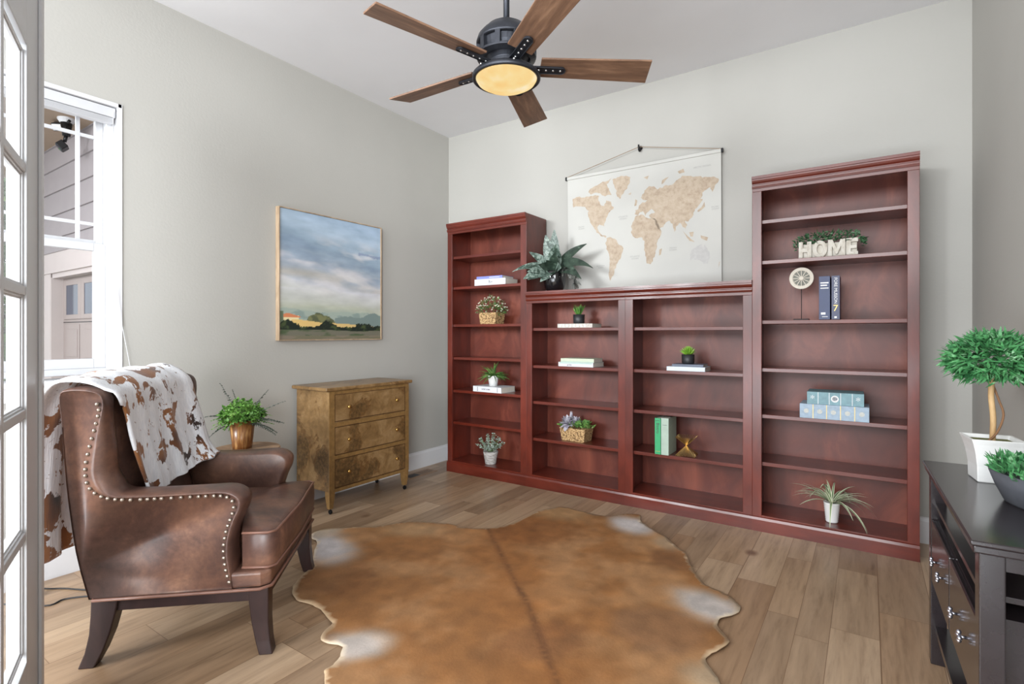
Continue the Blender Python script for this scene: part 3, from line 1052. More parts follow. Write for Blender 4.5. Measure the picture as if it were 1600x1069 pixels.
# carved disc on stand
z = ZR[2] + SH
M['carved'] = plain('carved_cream_wood', S(206, 198, 184), 0.75, var=0.08, scale=60)
M['iron'] = plain('dark_iron', S(50, 44, 44), 0.5, 0.5, var=0.1)
r = thing('carved_disc_ornament', 'cream carved openwork disc on a thin dark metal stand', 'ornament', (2.958, -0.215, z))
obj('base', B(-0.04, 0.04, -0.03, 0.03, 0, 0.008), M['iron'], r, bevel=0.002)
bm = NB(); tube(bm, [(0, 0, 0.006), (0, 0, 0.19)], 0.002, 8)
obj('stem', bm, M['iron'], r)
bm = NB()
MX = Matrix.Translation((0, 0, 0.25)) @ Matrix.Rotation(PI / 2, 4, 'X')
lathe(bm, [(0.046, -0.007), (0.064, -0.007), (0.064, 0.007), (0.046, 0.007), (0.046, -0.007)], (0, 0, 0), 36, cap=False)
lathe(bm, [(0.0005, -0.004), (0.048, -0.004), (0.048, 0.000), (0.0005, 0.000)], (0, 0, 0), 30)
lathe(bm, [(0.001, -0.006), (0.012, -0.006), (0.012, 0.007), (0.001, 0.007)], (0, 0, 0), 18)
for k in range(12):
    a = 2 * PI * k / 12
    R_ = Matrix.Rotation(a, 4, 'Z')
    box(bm, 0.012, 0.047, -0.0022, 0.0022, -0.005, 0.006, R_)
bmesh.ops.transform(bm, matrix=MX, verts=bm.verts)
obj('disc', bm, M['carved'], r, bevel=0.001)
bm = NB()
lathe(bm, [(0.0135, 0.0), (0.044, 0.0), (0.044, 0.0015), (0.0135, 0.0015), (0.0135, 0)], (0, 0, 0), 36, cap=False)
bmesh.ops.transform(bm, matrix=MX, verts=bm.verts)
obj('cutwork_shade_ring', bm, plain('painted_cutwork_shade', S(120, 120, 112), 0.8), r)  # solid grey ring: shade of the openwork put into its colour

# spider plant
z = 0.0942
r = thing('spider_plant', 'green and white striped spider plant in a ribbed white pot', 'plant', (3.113, -0.215, z))
prof = [(0.001, 0)]
for k in range(9):
    zz = 0.002 + k * 0.0125
    rr = 0.030 + 0.010 * k / 8
    prof += [(rr, zz), (rr + 0.0025, zz + 0.006)]
pot(r, prof + [(0.042, 0.116)], M['whitepot'], r)
t = NT('striped_leaf')
a_ = t.n('ShaderNodeVertexColor'); a_.layer_name = 'Col'
t.col(a_.outputs[0])
M['stripe'] = t.set(0.5)
bm = NB()
cl = bm.verts.layers.float_color.new('Col')
gcol, wcol = (*S(86, 128, 70), 1), (*S(226, 228, 200), 1)


def strap(bm, base, d, L, Wd, droop):
    segs = 9
    d = Vector(d).normalized()
    p = Vector(base); cur = d.copy(); rows = []
    side = d.cross(Vector((0, 0, 1))).normalized() if abs(d.z) < 0.999 else Vector((1, 0, 0))
    for i in range(segs + 1):
        t_ = i / segs
        w = Wd * (1 - t_ ** 2.2) * 0.5 + 0.0004
        row = []
        for j, f_ in enumerate((-1, -0.5, -0.25, 0.25, 0.5, 1)):
            vtx = bm.verts.new(p + side * w * f_ + Vector((0, 0, abs(f_) * w * 0.3)))
            vtx[cl] = wcol if j in (0, 1, 4, 5) else gcol
            row.append(vtx)
        rows.append(row)
        cur = (cur + Vector((0, 0, -1)) * droop / segs).normalized()
        p = p + cur * (L / segs)
    for a, b in zip(rows, rows[1:]):
        for j in range(5): bm.faces.new((a[j], a[j + 1], b[j + 1], b[j]))


random.seed(21)
for k in range(38):
    a = 2 * PI * k / 38 + rnd(-0.1, 0.1)
    e = rnd(0.35, 1.6)
    strap(bm, (0.01 * math.cos(a), 0.01 * math.sin(a), 0.11), (math.cos(a), math.sin(a) * 0.55, e), rnd(0.19, 0.29) * (1 if e < 0.9 else 0.72), rnd(0.013, 0.019), rnd(0.8, 2.2))
# keep leaves inside the case and off the deck
for v_ in bm.verts:
    if v_.co.y > 0.16: v_.co.y = 0.16 + (v_.co.y - 0.16) * 0.1
    if v_.co.z < 0.004: v_.co.z = 0.004
    if v_.co.z > 0.27: v_.co.z = 0.27 + (v_.co.z - 0.27) * 0.1
obj('leaves', bm, M['stripe'], r, smooth=True)

# plant on top of the short cases
r = thing('leafy_potted_plant', 'silver-green broad-leaved plant in a glossy black pot on the short bookcase', 'plant', (1.262, -0.20, HS))
pot(r, [(0.001, 0), (0.055, 0), (0.075, 0.03), (0.088, 0.09), (0.092, 0.15), (0.088, 0.16)], M['glosspot'], r)
t = NT('silver_leaf')
f = t.noise(t.coord((1, 1, 1)), 34, 4, 0.6, 1.2)
t.col(t.ramp(f, [(0.38, S(46, 62, 52)), (0.5, S(92, 110, 100)), (0.64, S(146, 160, 150))]))
M['silver'] = t.set(0.4)
M['darkleaf'] = green('dark_leaf', S(28, 40, 34), S(56, 72, 60), S(92, 110, 96), 26, 0.4)
bm = NB(); dk = NB()
SP = [  # dx, dy, dz target tip ; length, width, droop
    (-0.8, -0.85, 0.85, 0.36, 0.05, 1.2), (-0.6, -0.85, 0.35, 0.28, 0.085, 1.0), (-0.5, -0.7, 0.45, 0.25, 0.10, 1.4), (-0.5, -0.5, 0.9, 0.26, 0.05, 0.6),
    (-0.15, -0.2, 1.0, 0.30, 0.07, 0.1), (0.05, -0.1, 1.0, 0.33, 0.06, 0.1), (0.2, -0.3, 0.9, 0.24, 0.08, 0.7), (-0.3, -0.8, 0.1, 0.17, 0.07, 1.2),
    (0.5, -0.5, 0.5, 0.2, 0.07, 1.0), (0.1, -0.9, 0.3, 0.16, 0.06, 1.2), (-0.6, -0.9, 0.5, 0.24, 0.06, 0.8), (-0.3, 0.1, 0.8, 0.24, 0.06, 0.6)]
for s_ in SP: leaf(bm, (0, 0, 0.15), s_[:3], s_[3], s_[4] * 1.5, s_[5], 9, 0.2, face=(0.25, -1, 0.7), shape=0.85)
for s_ in ((0.75, -0.1, 0.95, 0.36, 0.055, 0.75), (0.9, -0.25, 0.75, 0.42, 0.065, 1.3), (0.9, -0.4, 0.55, 0.36, 0.075, 1.4), (0.3, -0.5, 0.8, 0.2, 0.06, 0.5), (-0.2, -0.7, 0.6, 0.18, 0.06, 0.8), (0.0, -0.6, 0.7, 0.15, 0.06, 0.6), (0.4, -0.7, 0.3, 0.16, 0.06, 0.9), (-0.6, -0.7, 0.7, 0.22, 0.04, 0.9)):
    leaf(dk, (0, 0, 0.15), s_[:3], s_[3], s_[4] * 1.5, s_[5], 9, 0.2, face=(0.25, -1, 0.7), shape=0.85)
obj('silver_leaves', bm, M['silver'], r, smooth=True)
obj('dark_leaves', dk, M['darkleaf'], r, smooth=True)
t = NT('zebra_leaf')
w1 = t.n('ShaderNodeTexWave'); w1.inputs['Scale'].default_value = 38; w1.inputs['Distortion'].default_value = 3
t.l(t.coord(), w1.inputs['Vector'])
t.col(t.ramp(w1.outputs['Fac'], [(0.5, S(40, 32, 36)), (0.62, S(150, 154, 146))]))
M['zebra'] = t.set(0.5)
bm = NB()
path = crom([(0.05, -0.02, 0.16), (0.13, -0.05, 0.17), (0.19, -0.07, 0.12), (0.22, -0.08, 0.055)], 5)
tube(bm, path, 0.002, 5)
for p in path:
    for k in range(3): leaf(bm, p, (rnd(-0.2, 1), rnd(-1, 0.2), rnd(-0.9, 0.3)), rnd(0.05, 0.08), 0.034, 0.7, 4)
for k in range(5): leaf(bm, (0.08, -0.03, 0.16), (rnd(0.3, 1), rnd(-1, 0), rnd(0.1, 0.6)), 0.09, 0.025, 0.8, 4)
for v_ in bm.verts:
    v_.co.z = max(v_.co.z, 0.004)
obj('trailing_vine', bm, M['zebra'], r)

# ------------------------------------------------------------------ world map
LAND = {
'na': [(1.331, 2.264), (1.37, 2.276), (1.42, 2.263), (1.495, 2.263), (1.563, 2.259), (1.556, 2.221), (1.575, 2.185), (1.605, 2.169), (1.617, 2.212), (1.64, 2.209), (1.67, 2.171), (1.688, 2.147), (1.652, 2.119), (1.623, 2.078), (1.605, 2.036), (1.599, 2.009), (1.571, 2.035), (1.544, 2.021), (1.556, 1.975), (1.587, 1.949), (1.617, 1.935), (1.611, 1.925), (1.575, 1.945), (1.538, 1.977), (1.514, 2.019), (1.483, 2.062), (1.468, 2.109), (1.47, 2.154), (1.433, 2.193), (1.389, 2.199), (1.338, 2.194)],
'arc': [(1.464, 2.302), (1.532, 2.336), (1.593, 2.36), (1.67, 2.37), (1.629, 2.332), (1.652, 2.273), (1.664, 2.249), (1.617, 2.245), (1.569, 2.275), (1.495, 2.28)],
'gr': [(1.674, 2.365), (1.734, 2.375), (1.791, 2.376), (1.82, 2.361), (1.808, 2.314), (1.78, 2.265), (1.746, 2.226), (1.728, 2.205), (1.705, 2.238), (1.699, 2.299), (1.68, 2.337)],
'sa': [(1.623, 1.923), (1.664, 1.928), (1.705, 1.898), (1.717, 1.875), (1.757, 1.839), (1.751, 1.801), (1.728, 1.749), (1.705, 1.718), (1.682, 1.665), (1.664, 1.616), (1.646, 1.59), (1.638, 1.623), (1.643, 1.7), (1.646, 1.777), (1.623, 1.835), (1.614, 1.88)],
'af': [(1.859, 2.065), (1.898, 2.071), (1.936, 2.04), (2.001, 2.031), (2.028, 1.976), (2.049, 1.927), (2.043, 1.901), (2.017, 1.852), (2.012, 1.8), (1.996, 1.749), (1.969, 1.698), (1.942, 1.7), (1.927, 1.765), (1.92, 1.819), (1.923, 1.871), (1.903, 1.895), (1.848, 1.9), (1.825, 1.935), (1.82, 1.989), (1.842, 2.03)],
'ea': [(1.853, 2.077), (1.851, 2.109), (1.876, 2.111), (1.881, 2.137), (1.909, 2.155), (1.931, 2.157), (1.947, 2.165), (1.914, 2.17), (1.898, 2.188), (1.925, 2.242), (1.958, 2.269), (2.001, 2.257), (2.022, 2.238), (2.064, 2.247), (2.127, 2.253), (2.158, 2.279), (2.198, 2.297), (2.238, 2.301), (2.298, 2.276), (2.365, 2.269), (2.446, 2.251), (2.441, 2.213), (2.413, 2.188), (2.404, 2.159), (2.385, 2.192), (2.351, 2.177), (2.327, 2.131), (2.341, 2.119), (2.327, 2.091), (2.298, 2.065), (2.283, 2.057), (2.28, 2.012), (2.248, 1.981), (2.218, 1.979), (2.233, 1.952), (2.223, 1.923), (2.203, 1.945), (2.193, 1.967), (2.173, 1.969), (2.158, 1.951), (2.147, 1.911), (2.137, 1.932), (2.127, 1.97), (2.101, 1.993), (2.08, 1.991), (2.064, 1.961), (2.028, 1.939), (2.006, 1.989), (1.992, 2.024), (1.963, 2.041), (1.958, 2.058), (2.001, 2.073), (1.979, 2.097), (1.947, 2.08), (1.931, 2.056), (1.914, 2.095), (1.892, 2.088), (1.876, 2.068)],
'uk': [(1.853, 2.189), (1.87, 2.176), (1.864, 2.139), (1.848, 2.136), (1.853, 2.168)],
'jp': [(2.351, 2.098), (2.356, 2.067), (2.332, 2.045), (2.307, 2.034), (2.303, 2.044), (2.332, 2.065)],
'su': [(2.203, 1.915), (2.228, 1.871), (2.248, 1.839), (2.283, 1.826), (2.268, 1.845), (2.238, 1.872)],
'bo': [(2.248, 1.9), (2.278, 1.902), (2.273, 1.867), (2.253, 1.869)],
'ng': [(2.322, 1.872), (2.375, 1.851), (2.365, 1.827), (2.327, 1.851)],
'mg': [(2.033, 1.798), (2.052, 1.806), (2.043, 1.76), (2.028, 1.756)],
'nz': [(2.446, 1.672), (2.455, 1.681), (2.441, 1.638)],
'sv': [(1.92, 2.339), (1.958, 2.343), (1.947, 2.318)],
'nv': [(2.054, 2.296), (2.106, 2.313), (2.075, 2.282), (2.054, 2.264)],
'fe': [(2.168, 2.338), (2.208, 2.352), (2.218, 2.325), (2.178, 2.321)],
'ice': [(1.797, 2.235), (1.825, 2.242), (1.82, 2.226)],
'au': [(2.253, 1.727), (2.258, 1.767), (2.288, 1.785), (2.307, 1.803), (2.332, 1.806), (2.337, 1.785), (2.351, 1.804), (2.375, 1.767), (2.385, 1.717), (2.365, 1.678), (2.341, 1.675), (2.317, 1.702), (2.283, 1.705), (2.258, 1.702)],
}
t = NT('map_canvas')
t.col(t.ramp(t.noise(t.coord(), 3, 3), [(0.3, S(190, 189, 184)), (0.7, S(197, 196, 190))]))
M['canvas'] = t.set(0.8)
t = NT('map_land_print')
t.col(t.ramp(t.noise(t.coord(), 26, 6, 0.7), [(0.3, S(162, 142, 122)), (0.5, S(184, 167, 147)), (0.7, S(194, 180, 162))]))
M['land'] = t.set(0.8)
M['land2'] = plain('map_pale_land_print', S(186, 184, 181), 0.8, var=0.06, scale=40)
M['pine'] = wood('light_wood', [(0.3, S(190, 160, 120)), (0.7, S(216, 190, 152))], 'x', 20, 14, 0.5)
mt, mb = 2.435, 1.40


def my(z_): return -0.036 + (mt - z_) / (mt - 1.5) * 0.019


r = thing('world_map', 'cream canvas wall map of the world hanging from a cord above the short bookcases', 'map', (0, 0, 0))
XM0, XM1 = 1.288, 2.462
bm = NB()
vs = [[bm.verts.new((x_, my(z_) + e, z_)) for x_ in (XM0, XM1)] for z_, e in ((mt, 0), (1.95, 0), (1.46, 0), (1.46, 0.0012), (1.95, 0.0012), (mt, 0.0012))]
for i in range(5): bm.faces.new((vs[i][0], vs[i][1], vs[i + 1][1], vs[i + 1][0]))
bm.faces.new((vs[5][0], vs[5][1], vs[0][1], vs[0][0]))
bm.faces.new([vs[i][0] for i in range(6)]); bm.faces.new([vs[i][1] for i in range(6)])
obj('canvas_sheet', bm, M['canvas'], r)
from mathutils.geometry import tessellate_polygon


def ragged(poly, amp):
    out = []
    n = len(poly)
    for i in range(n):
        a, b = Vector(poly[i]), Vector(poly[(i + 1) % n])
        m_ = max(1, int((b - a).length / 0.007))
        for k in range(m_):
            p = a.lerp(b, k / m_)
            q = mn.noise_vector(Vector((p.x * 45, p.y * 45, 0.3)))
            out.append((p.x + q.x * amp, p.y + q.y * amp))
    return out


def landbm(keys):
    bm = NB()
    for k in keys:
        pts = ragged(LAND[k], 0.010 if len(LAND[k]) > 8 else 0.003)
        vv = [bm.verts.new((p[0], my(p[1]) - 0.0009, p[1])) for p in pts]
        for tri in tessellate_polygon([[Vector((p[0], p[1], 0)) for p in pts]]):
            try: bm.faces.new([vv[i] for i in tri])
            except ValueError: pass
    return bm


obj('printed_continents', landbm([k for k in LAND if k != 'au']), M['land'], r)
obj('printed_australia', landbm(['au']), M['land2'], r)
bm = NB()
M['mapink'] = plain('map_grey_ink', S(160, 158, 156), 0.8)
for s_, x_, z_, sz in (('ATLANTIC\nOCEAN', 1.757, 2.062, 0.016), ('PACIFIC\nOCEAN', 1.408, 2.025, 0.015), ('SOUTHERN\nOCEAN', 1.569, 1.706, 0.013), ('ATLANTIC\nOCEAN', 1.848, 1.755, 0.016), ('INDIAN\nOCEAN', 2.132, 1.794, 0.015), ('PACIFIC\nOCEAN', 2.422, 2.048, 0.014), ('ARCTIC OCEAN', 2.337, 2.344, 0.016)):
    tb = text_bm(s_, sz, Matrix.Translation((x_, my(z_) - 0.0008, z_)) @ Matrix.Rotation(PI / 2, 4, 'X'), 0.0001)
    me = bpy.data.meshes.new('x'); tb.to_mesh(me); tb.free(); bm.from_mesh(me)
obj('printed_ocean_names', bm, M['mapink'], r)
obj('hanging_rail', B(XM0 - 0.004, XM1 + 0.004, -0.044, -0.03, mt - 0.018, mt + 0.006), M['canvas'], r, bevel=0.003)
for x_ in (XM0 - 0.008, XM1 + 0.008):
    obj('end_cap', B(x_ - 0.007, x_ + 0.007, -0.048, -0.026, mt - 0.02, mt + 0.008), M['black_metal'], r, bevel=0.002)
bm = NB()
tube(bm, [(XM0 - 0.004, -0.038, mt + 0.006), (1.883, -0.03, 2.572), (XM1 + 0.002, -0.038, mt + 0.006)], 0.0022, 6)
obj('hanging_cord', bm, plain('tan_leather_cord', S(150, 128, 104), 0.7), r)
hk = thing('wall_hook', 'small black hook on the wall holding up the map cord', 'hook', (1.883, 0, 2.555))
bm = NB(); lathe(bm, [(0.001, 0), (0.016, 0), (0.016, 0.006), (0.001, 0.006)], (0, 0, 0), 16)
bmesh.ops.transform(bm, matrix=Matrix.Translation((0, 0, 0.015)) @ Matrix.Rotation(PI / 2, 4, 'X'), verts=bm.verts)
obj('hook_plate', bm, M['black_metal'], hk)
bm = NB(); tube(bm, crom([(0, -0.004, 0.0), (0, -0.024, -0.012), (0, -0.038, 0.0), (0, -0.041, 0.03)], 5), 0.0065, 8)
obj('hook_arm', bm, M['black_metal'], hk, smooth=True)

# ------------------------------------------------------------------ landscape painting
PY0, PY1, PZ0, PZ1 = -1.757, -0.866, 1.14, 2.04
r = thing('landscape_painting', 'framed painting of a cloudy sky over low hills', 'painting', (0.0, PY0, PZ0))
PW, PH = PY1 - PY0, PZ1 - PZ0
N = 190


def vn(x, y, s=0.0, o=4): return mn.fractal(Vector((x, y, s)), 0.9, 2.1, o)


def lerp(a, b, t_): t_ = max(0, min(1, t_)); return tuple(a[i] + (b[i] - a[i]) * t_ for i in range(3))


def sstep(a, b, x): t_ = max(0, min(1, (x - a) / (b - a))); return t_ * t_ * (3 - 2 * t_)


def paint(u, v_):
    n1 = vn(u * 1.6 + v_ * 1.0, v_ * 5, 0.3)
    n2 = vn(u * 5, v_ * 16, 3.1, 5)
    base = [(1.0, (150, 170, 190)), (0.86, (156, 174, 190)), (0.72, (128, 146, 162)), (0.64, (140, 152, 164)), (0.58, (186, 186, 190)), (0.5, (182, 180, 178)), (0.42, (190, 190, 194)), (0.32, (180, 182, 176)), (0.27, (168, 172, 156)), (0.2, (150, 160, 150))]
    vv = v_ + 0.05 * n1 + 0.16 * (u - 0.5) * (1 if v_ > 0.4 else 0.3)
    c = base[-1][1]
    for (a, ca), (b, cb) in zip(base, base[1:]):
        if vv >= b:
            c = lerp(cb, ca, (vv - b) / (a - b)); break
    c = lerp(c, (120, 138, 158), 0.55 * sstep(0.05, 0.5, n1) * sstep(0.36, 0.5, v_))
    c = lerp(c, (206, 202, 202), 0.7 * sstep(0.08, 0.5, -n1) * sstep(0.3, 0.45, v_) * (1 - sstep(0.7, 0.9, v_)))
    if 0.75 < u and abs(v_ - 0.73 - 0.02 * n2) < 0.012: c = lerp(c, (112, 124, 152), 0.6)
    c = lerp(c, (176, 166, 150), 0.6 * math.exp(-((v_ - 0.52) / 0.035) ** 2) * sstep(0.75, 0.2, u) if u < 0.75 else 0)
    c = tuple(x + n2 * 12 for x in c)
    # far hills
    h1 = 0.235 + 0.02 * vn(u * 4, 0.2) - 0.02 * u
    if v_ < h1: c = lerp((148, 160, 150), (126, 142, 136), sstep(0, 0.5, vn(u * 9, v_ * 20, 1)))
    h2 = 0.19 + 0.05 * math.exp(-((u - 0.93) / 0.12) ** 2) + 0.02 * vn(u * 7, 7.7)
    if v_ < h2 - 0.01 and u > 0.5: c = (112, 128, 124)
    # bush mass
    bt = 0.205 * math.exp(-abs((u - 0.37) / 0.17) ** 4) + 0.02 * n2 + 0.02 * vn(u * 24, 1.3, 0, 3)
    if v_ < bt and v_ > 0.12: c = lerp((78, 84, 62), (112, 114, 78), sstep(-0.2, 0.5, vn(u * 20, v_ * 20, 5)))
    # house
    if 0.03 < u < 0.165 and 0.145 < v_ < 0.185: c = (214, 200, 156)
    if 0.03 < u < 0.18 and 0.17 < v_ < 0.205 - 0.35 * abs(u - 0.07) * 0.7: c = (196, 122, 84)
    if u < 0.035 and v_ < 0.22: c = (96, 108, 86)
    # yellow field
    if 0.1 + 0.01 * n2 < v_ < 0.155 - 0.045 * u + 0.01 * n2 and 0.1 < u: c = lerp((212, 180, 112), (190, 164, 112), u)
    # dark hedges
    hd = 0.108 + 0.045 * math.exp(-((u - 0.06) / 0.05) ** 2) + 0.045 * math.exp(-((u - 0.42) / 0.06) ** 2) + 0.02 * math.exp(-((u - 0.8) / 0.13) ** 2) + 0.02 * n2 + 0.018 * vn(u * 30, 3.3, 0, 3)
    if v_ < hd and v_ > 0.055: c = lerp((22, 34, 26), (62, 74, 44), sstep(0.0, 0.5, vn(u * 14, v_ * 26, 9)))
    if v_ <= 0.075 + 0.012 * n1: c = lerp((104, 102, 88), (70, 84, 58), sstep(-0.1, 0.35, vn(u * 6, v_ * 30, 2)))
    if v_ < 0.03: c = lerp(c, (128, 114, 98), 0.6)
    return tuple(max(0, min(255, x * 1.07)) for x in c)


bm = NB()
cl = bm.verts.layers.float_color.new('Col')
g = []
for i in range(N + 1):
    row = []
    for j in range(N + 1):
        u, v_ = i / N, j / N
        vt = bm.verts.new((0.034, 0.007 + u * (PW - 0.014), 0.007 + v_ * (PH - 0.014)))
        vt[cl] = (*S(*paint(u, v_)), 1)
        row.append(vt)
    g.append(row)
for i in range(N):
    for j in range(N): bm.faces.new((g[i][j], g[i + 1][j], g[i + 1][j + 1], g[i][j + 1]))
M['paint'] = vcol('oil_paint', 0.6, None)
obj('painted_canvas', bm, M['paint'], r)
bm = NB()
fr = 0.006
box(bm, 0.002, 0.042, 0, fr, 0, PH); box(bm, 0.002, 0.042, PW - fr, PW, 0, PH)
box(bm, 0.002, 0.042, fr, PW - fr, 0, fr); box(bm, 0.002, 0.042, fr, PW - fr, PH - fr, PH)
box(bm, 0.002, 0.03, fr, PW - fr, fr, PH - fr)
obj('frame', bm, wood('pale_frame_wood', [(0.3, S(150, 126, 100)), (0.7, S(196, 172, 144))], 'z', 20, 12, 0.6), r)

# ------------------------------------------------------------------ ceiling fan
FX, FY = 1.9256, -1.817
BZ = 2.40
r = thing('ceiling_fan', 'black ceiling fan with five wooden blades and a glowing amber bowl light', 'ceiling fan', (FX, FY, 0))
M['fanmetal'] = plain('aged_pewter', S(58, 60, 66), 0.42, 0.7, var=0.12, scale=40)
M['screw'] = plain('bright_screw', S(220, 220, 220), 0.25, 0.9)
t = NT('blade_wood')
f = t.noise(t.coord((0.25, 2.4, 1)), 14, 6, 0.65, 0.6)
k1 = t.n('ShaderNodeTexVoronoi'); k1.inputs['Scale'].default_value = 9
t.l(t.coord((0.7, 1.3, 1)), k1.inputs['Vector'])
cc = t.ramp(f, [(0.25, S(84, 62, 50)), (0.5, S(122, 92, 72)), (0.75, S(158, 124, 98))])
cc = t.mix(0.8, cc, t.ramp(k1.outputs['Distance'], [(0.03, S(60, 36, 26)), (0.075, (1, 1, 1))]), 'MULTIPLY')
t.col(cc)
M['blade'] = t.set(0.5)
bm = NB(); lathe(bm, [(0.014, 2.59), (0.014, H - 0.05)], (0, 0, 0), 16)
obj('downrod', bm, M['fanmetal'], r, smooth=True)
bm = NB(); lathe(bm, [(0.02, H - 0.08), (0.05, H - 0.07), (0.068, H - 0.03), (0.07, H)], (0, 0, 0), 24)
obj('ceiling_canopy', bm, M['fanmetal'], r, smooth=True)
bm = NB()
lathe(bm, [(0.014, 2.615), (0.026, 2.612), (0.03, 2.60), (0.034, 2.595), (0.065, 2.588), (0.09, 2.572), (0.094, 2.566), (0.11, 2.552), (0.13, 2.528), (0.137, 2.505), (0.137, 2.498), (0.128, 2.496)], (0, 0, 0), 40)
obj('motor_dome', bm, M['fanmetal'], r, smooth=True)
bm = NB()
lathe(bm, [(0.12, 2.505), (0.118, 2.47), (0.108, 2.45), (0.112, 2.447), (0.112, 2.44), (0.095, 2.43), (0.08, 2.415), (0.08, 2.385)], (0, 0, 0), 40)
for k in range(10):
    box(bm, 0.112, 0.136, -0.012, 0.012, 2.44, 2.50, Matrix.Rotation(2 * PI * k / 10, 4, 'Z'))
lathe(bm, [(0.128, 2.44), (0.135, 2.446), (0.135, 2.436), (0.11, 2.425)], (0, 0, 0), 40, cap=False)
obj('motor_housing', bm, M['fanmetal'], r, bevel=0.0015)
for a in (-105.8, -33.8, 39.0, 110.3, 182.0):
    A = math.radians(a)
    ROT = Matrix.Rotation(A, 4, 'Z')
    PIT = Matrix.Rotation(math.radians(-13), 4, 'X')
    bm = NB()
    prism(bm, [(0.155, -0.058), (0.655, -0.075), (0.67, 0.068), (0.155, 0.058)], 0.009, 'z', 0.0)
    b_ = obj('fan_blade', bm, M['blade'], r, bevel=0.002)
    b_.matrix_local = Matrix.Translation((0, 0, BZ)) @ ROT @ PIT
    bm = NB()
    n = 10
    pts = [(0.085, -0.02), (0.25, -0.02)] + [(0.25 + 0.02 * math.sin(PI * k / n), -0.02 * math.cos(PI * k / n)) for k in range(1, n)] + [(0.25, 0.02), (0.085, 0.02)]
    prism(bm, pts, 0.006, 'z', -0.010)
    # raised rim round the slot
    rim = [(x, y, -0.011) for x, y in pts]
    tube(bm, rim, 0.0022, 5, close=True)
    ir = obj('blade_iron', bm, M['fanmetal'], r)
    ir.matrix_local = Matrix.Translation((0, 0, BZ)) @ ROT @ PIT
    bm = NB()
    for k in range(5):
        ball(bm, (0.115 + k * 0.033, 0, -0.011), 0.0055, 8, 6, 0.6)
    obj('iron_screws', bm, M['screw'], ir, smooth=True)
bm = NB()
lathe(bm, [(0.08, 2.40), (0.10, 2.385), (0.145, 2.365), (0.155, 2.355), (0.155, 2.342), (0.150, 2.338), (0.140, 2.340), (0.138, 2.345)], (0, 0, 0), 48, cap=False)
obj('light_ring', bm, M['fanmetal'], r, smooth=True)
bm = NB()
for k in range(6):
    A = 2 * PI * k / 6 + 0.3
    ball(bm, (0.15 * math.cos(A), 0.15 * math.sin(A), 2.362), 0.005, 8, 6)
obj('ring_screws', bm, M['screw'], r)
t = NT('amber_glass')
t.t.nodes.remove(t.b)
em = t.n('ShaderNodeEmission')
f = t.noise(t.coord(), 9, 2)
t.l(t.ramp(f, [(0.3, S(250, 206, 132)), (0.55, S(252, 222, 156)), (0.75, S(255, 240, 205))]), em.inputs[0])
em.inputs[1].default_value = 1.3
gls = t.n('ShaderNodeBsdfGlossy'); gls.inputs['Roughness'].default_value = 0.15
mx = t.n('ShaderNodeMixShader'); mx.inputs[0].default_value = 0.06
t.l(em.outputs[0], mx.inputs[1]); t.l(gls.outputs[0], mx.inputs[2]); t.l(mx.outputs[0], t.t.nodes['Material Output'].inputs[0])
bm = NB()
lathe(bm, [(0.139, 2.345), (0.130, 2.330), (0.105, 2.316), (0.07, 2.307), (0.035, 2.303), (0.0005, 2.302)], (0, 0, 0), 48, cap=False)
obj('glass_bowl', bm, t.m, r, smooth=True)

# ------------------------------------------------------------------ armchair
CO = Vector((1.198, -2.416)); CR = math.radians(43)
t = NT('brown_leather')
f1 = t.noise(t.coord(), 5, 8, 0.7, 0.3)
f2 = t.noise(t.coord(), 60, 4, 0.6)
c = t.ramp(f1, [(0.3, S(66, 47, 42)), (0.46, S(92, 66, 57)), (0.6, S(120, 86, 70)), (0.74, S(156, 116, 92))])
c = t.mix(0.35, c, t.ramp(f2, [(0.3, (0.6, 0.6, 0.6)), (0.7, (1.2, 1.2, 1.2))]), 'MULTIPLY')
t.col(c)
t.bump(f2, 0.12, 0.001)
M['leather'] = t.set(0.36, spec=0.5)
M['espresso'] = wood('espresso_wood', [(0.3, S(40, 27, 27)), (0.7, S(56, 38, 36))], 'z', 20, 10, 0.35)
M['nail'] = plain('antique_nickel', S(160, 146, 134), 0.3, 0.85, var=0.15, scale=60)
M['welt'] = plain('leather_welt', S(126, 90, 76), 0.4, var=0.1)
ac = thing('wingback_armchair', 'brown leather wingback armchair with nailhead trim and dark curved legs', 'armchair', (CO.x, CO.y, 0), CR)

# side: wing + arm (outer outline, x forward / z up, bulge vec)
OUT = [(-0.585, 0.253, 0, 0), (-0.625, 0.42, 0, 0), (-0.655, 0.66, 0, 0), (-0.668, 0.86, 0, 0), (-0.676, 0.965, -0.004, 0.004), (-0.655, 0.984, 0, 0.012), (-0.60, 0.984, 0.01, 0.014), (-0.555, 0.972, 0.008, 0.008),
       (-0.542, 0.935, 0.010, 0.0), (-0.560, 0.86, 0.030, 0.0), (-0.578, 0.78, 0.055, 0.0), (-0.588, 0.70, 0.065, 0.0), (-0.574, 0.645, 0.07, 0.01), (-0.53, 0.612, 0.04, 0.014),
       (-0.46, 0.604, 0.01, 0.014), (-0.34, 0.604, 0.0, 0.012), (-0.22, 0.606, 0.0, 0.012), (-0.14, 0.604, 0.012, 0.014), (-0.10, 0.580, 0.022, 0.008), (-0.098, 0.545, 0.022, 0.0), (-0.118, 0.50, 0.022, 0), (-0.134, 0.44, 0.02, 0),
       (-0.138, 0.38, 0.02, 0), (-0.128, 0.31, 0.015, 0), (-0.115, 0.253, 0.0, 0)]
RC = crom([(a, b, 0) for a, b, c_, d_ in OUT], 3)
RD = crom([(c_, d_, 0) for a, b, c_, d_ in OUT], 3)
LAY = [(-0.366, -0.012), (-0.374, 0.0), (-0.372, 0.35), (-0.358, 0.72), (-0.335, 0.95), (-0.308, 1.0), (-0.284, 0.9), (-0.262, 0.6), (-0.252, 0.25), (-0.250, 0.0)]
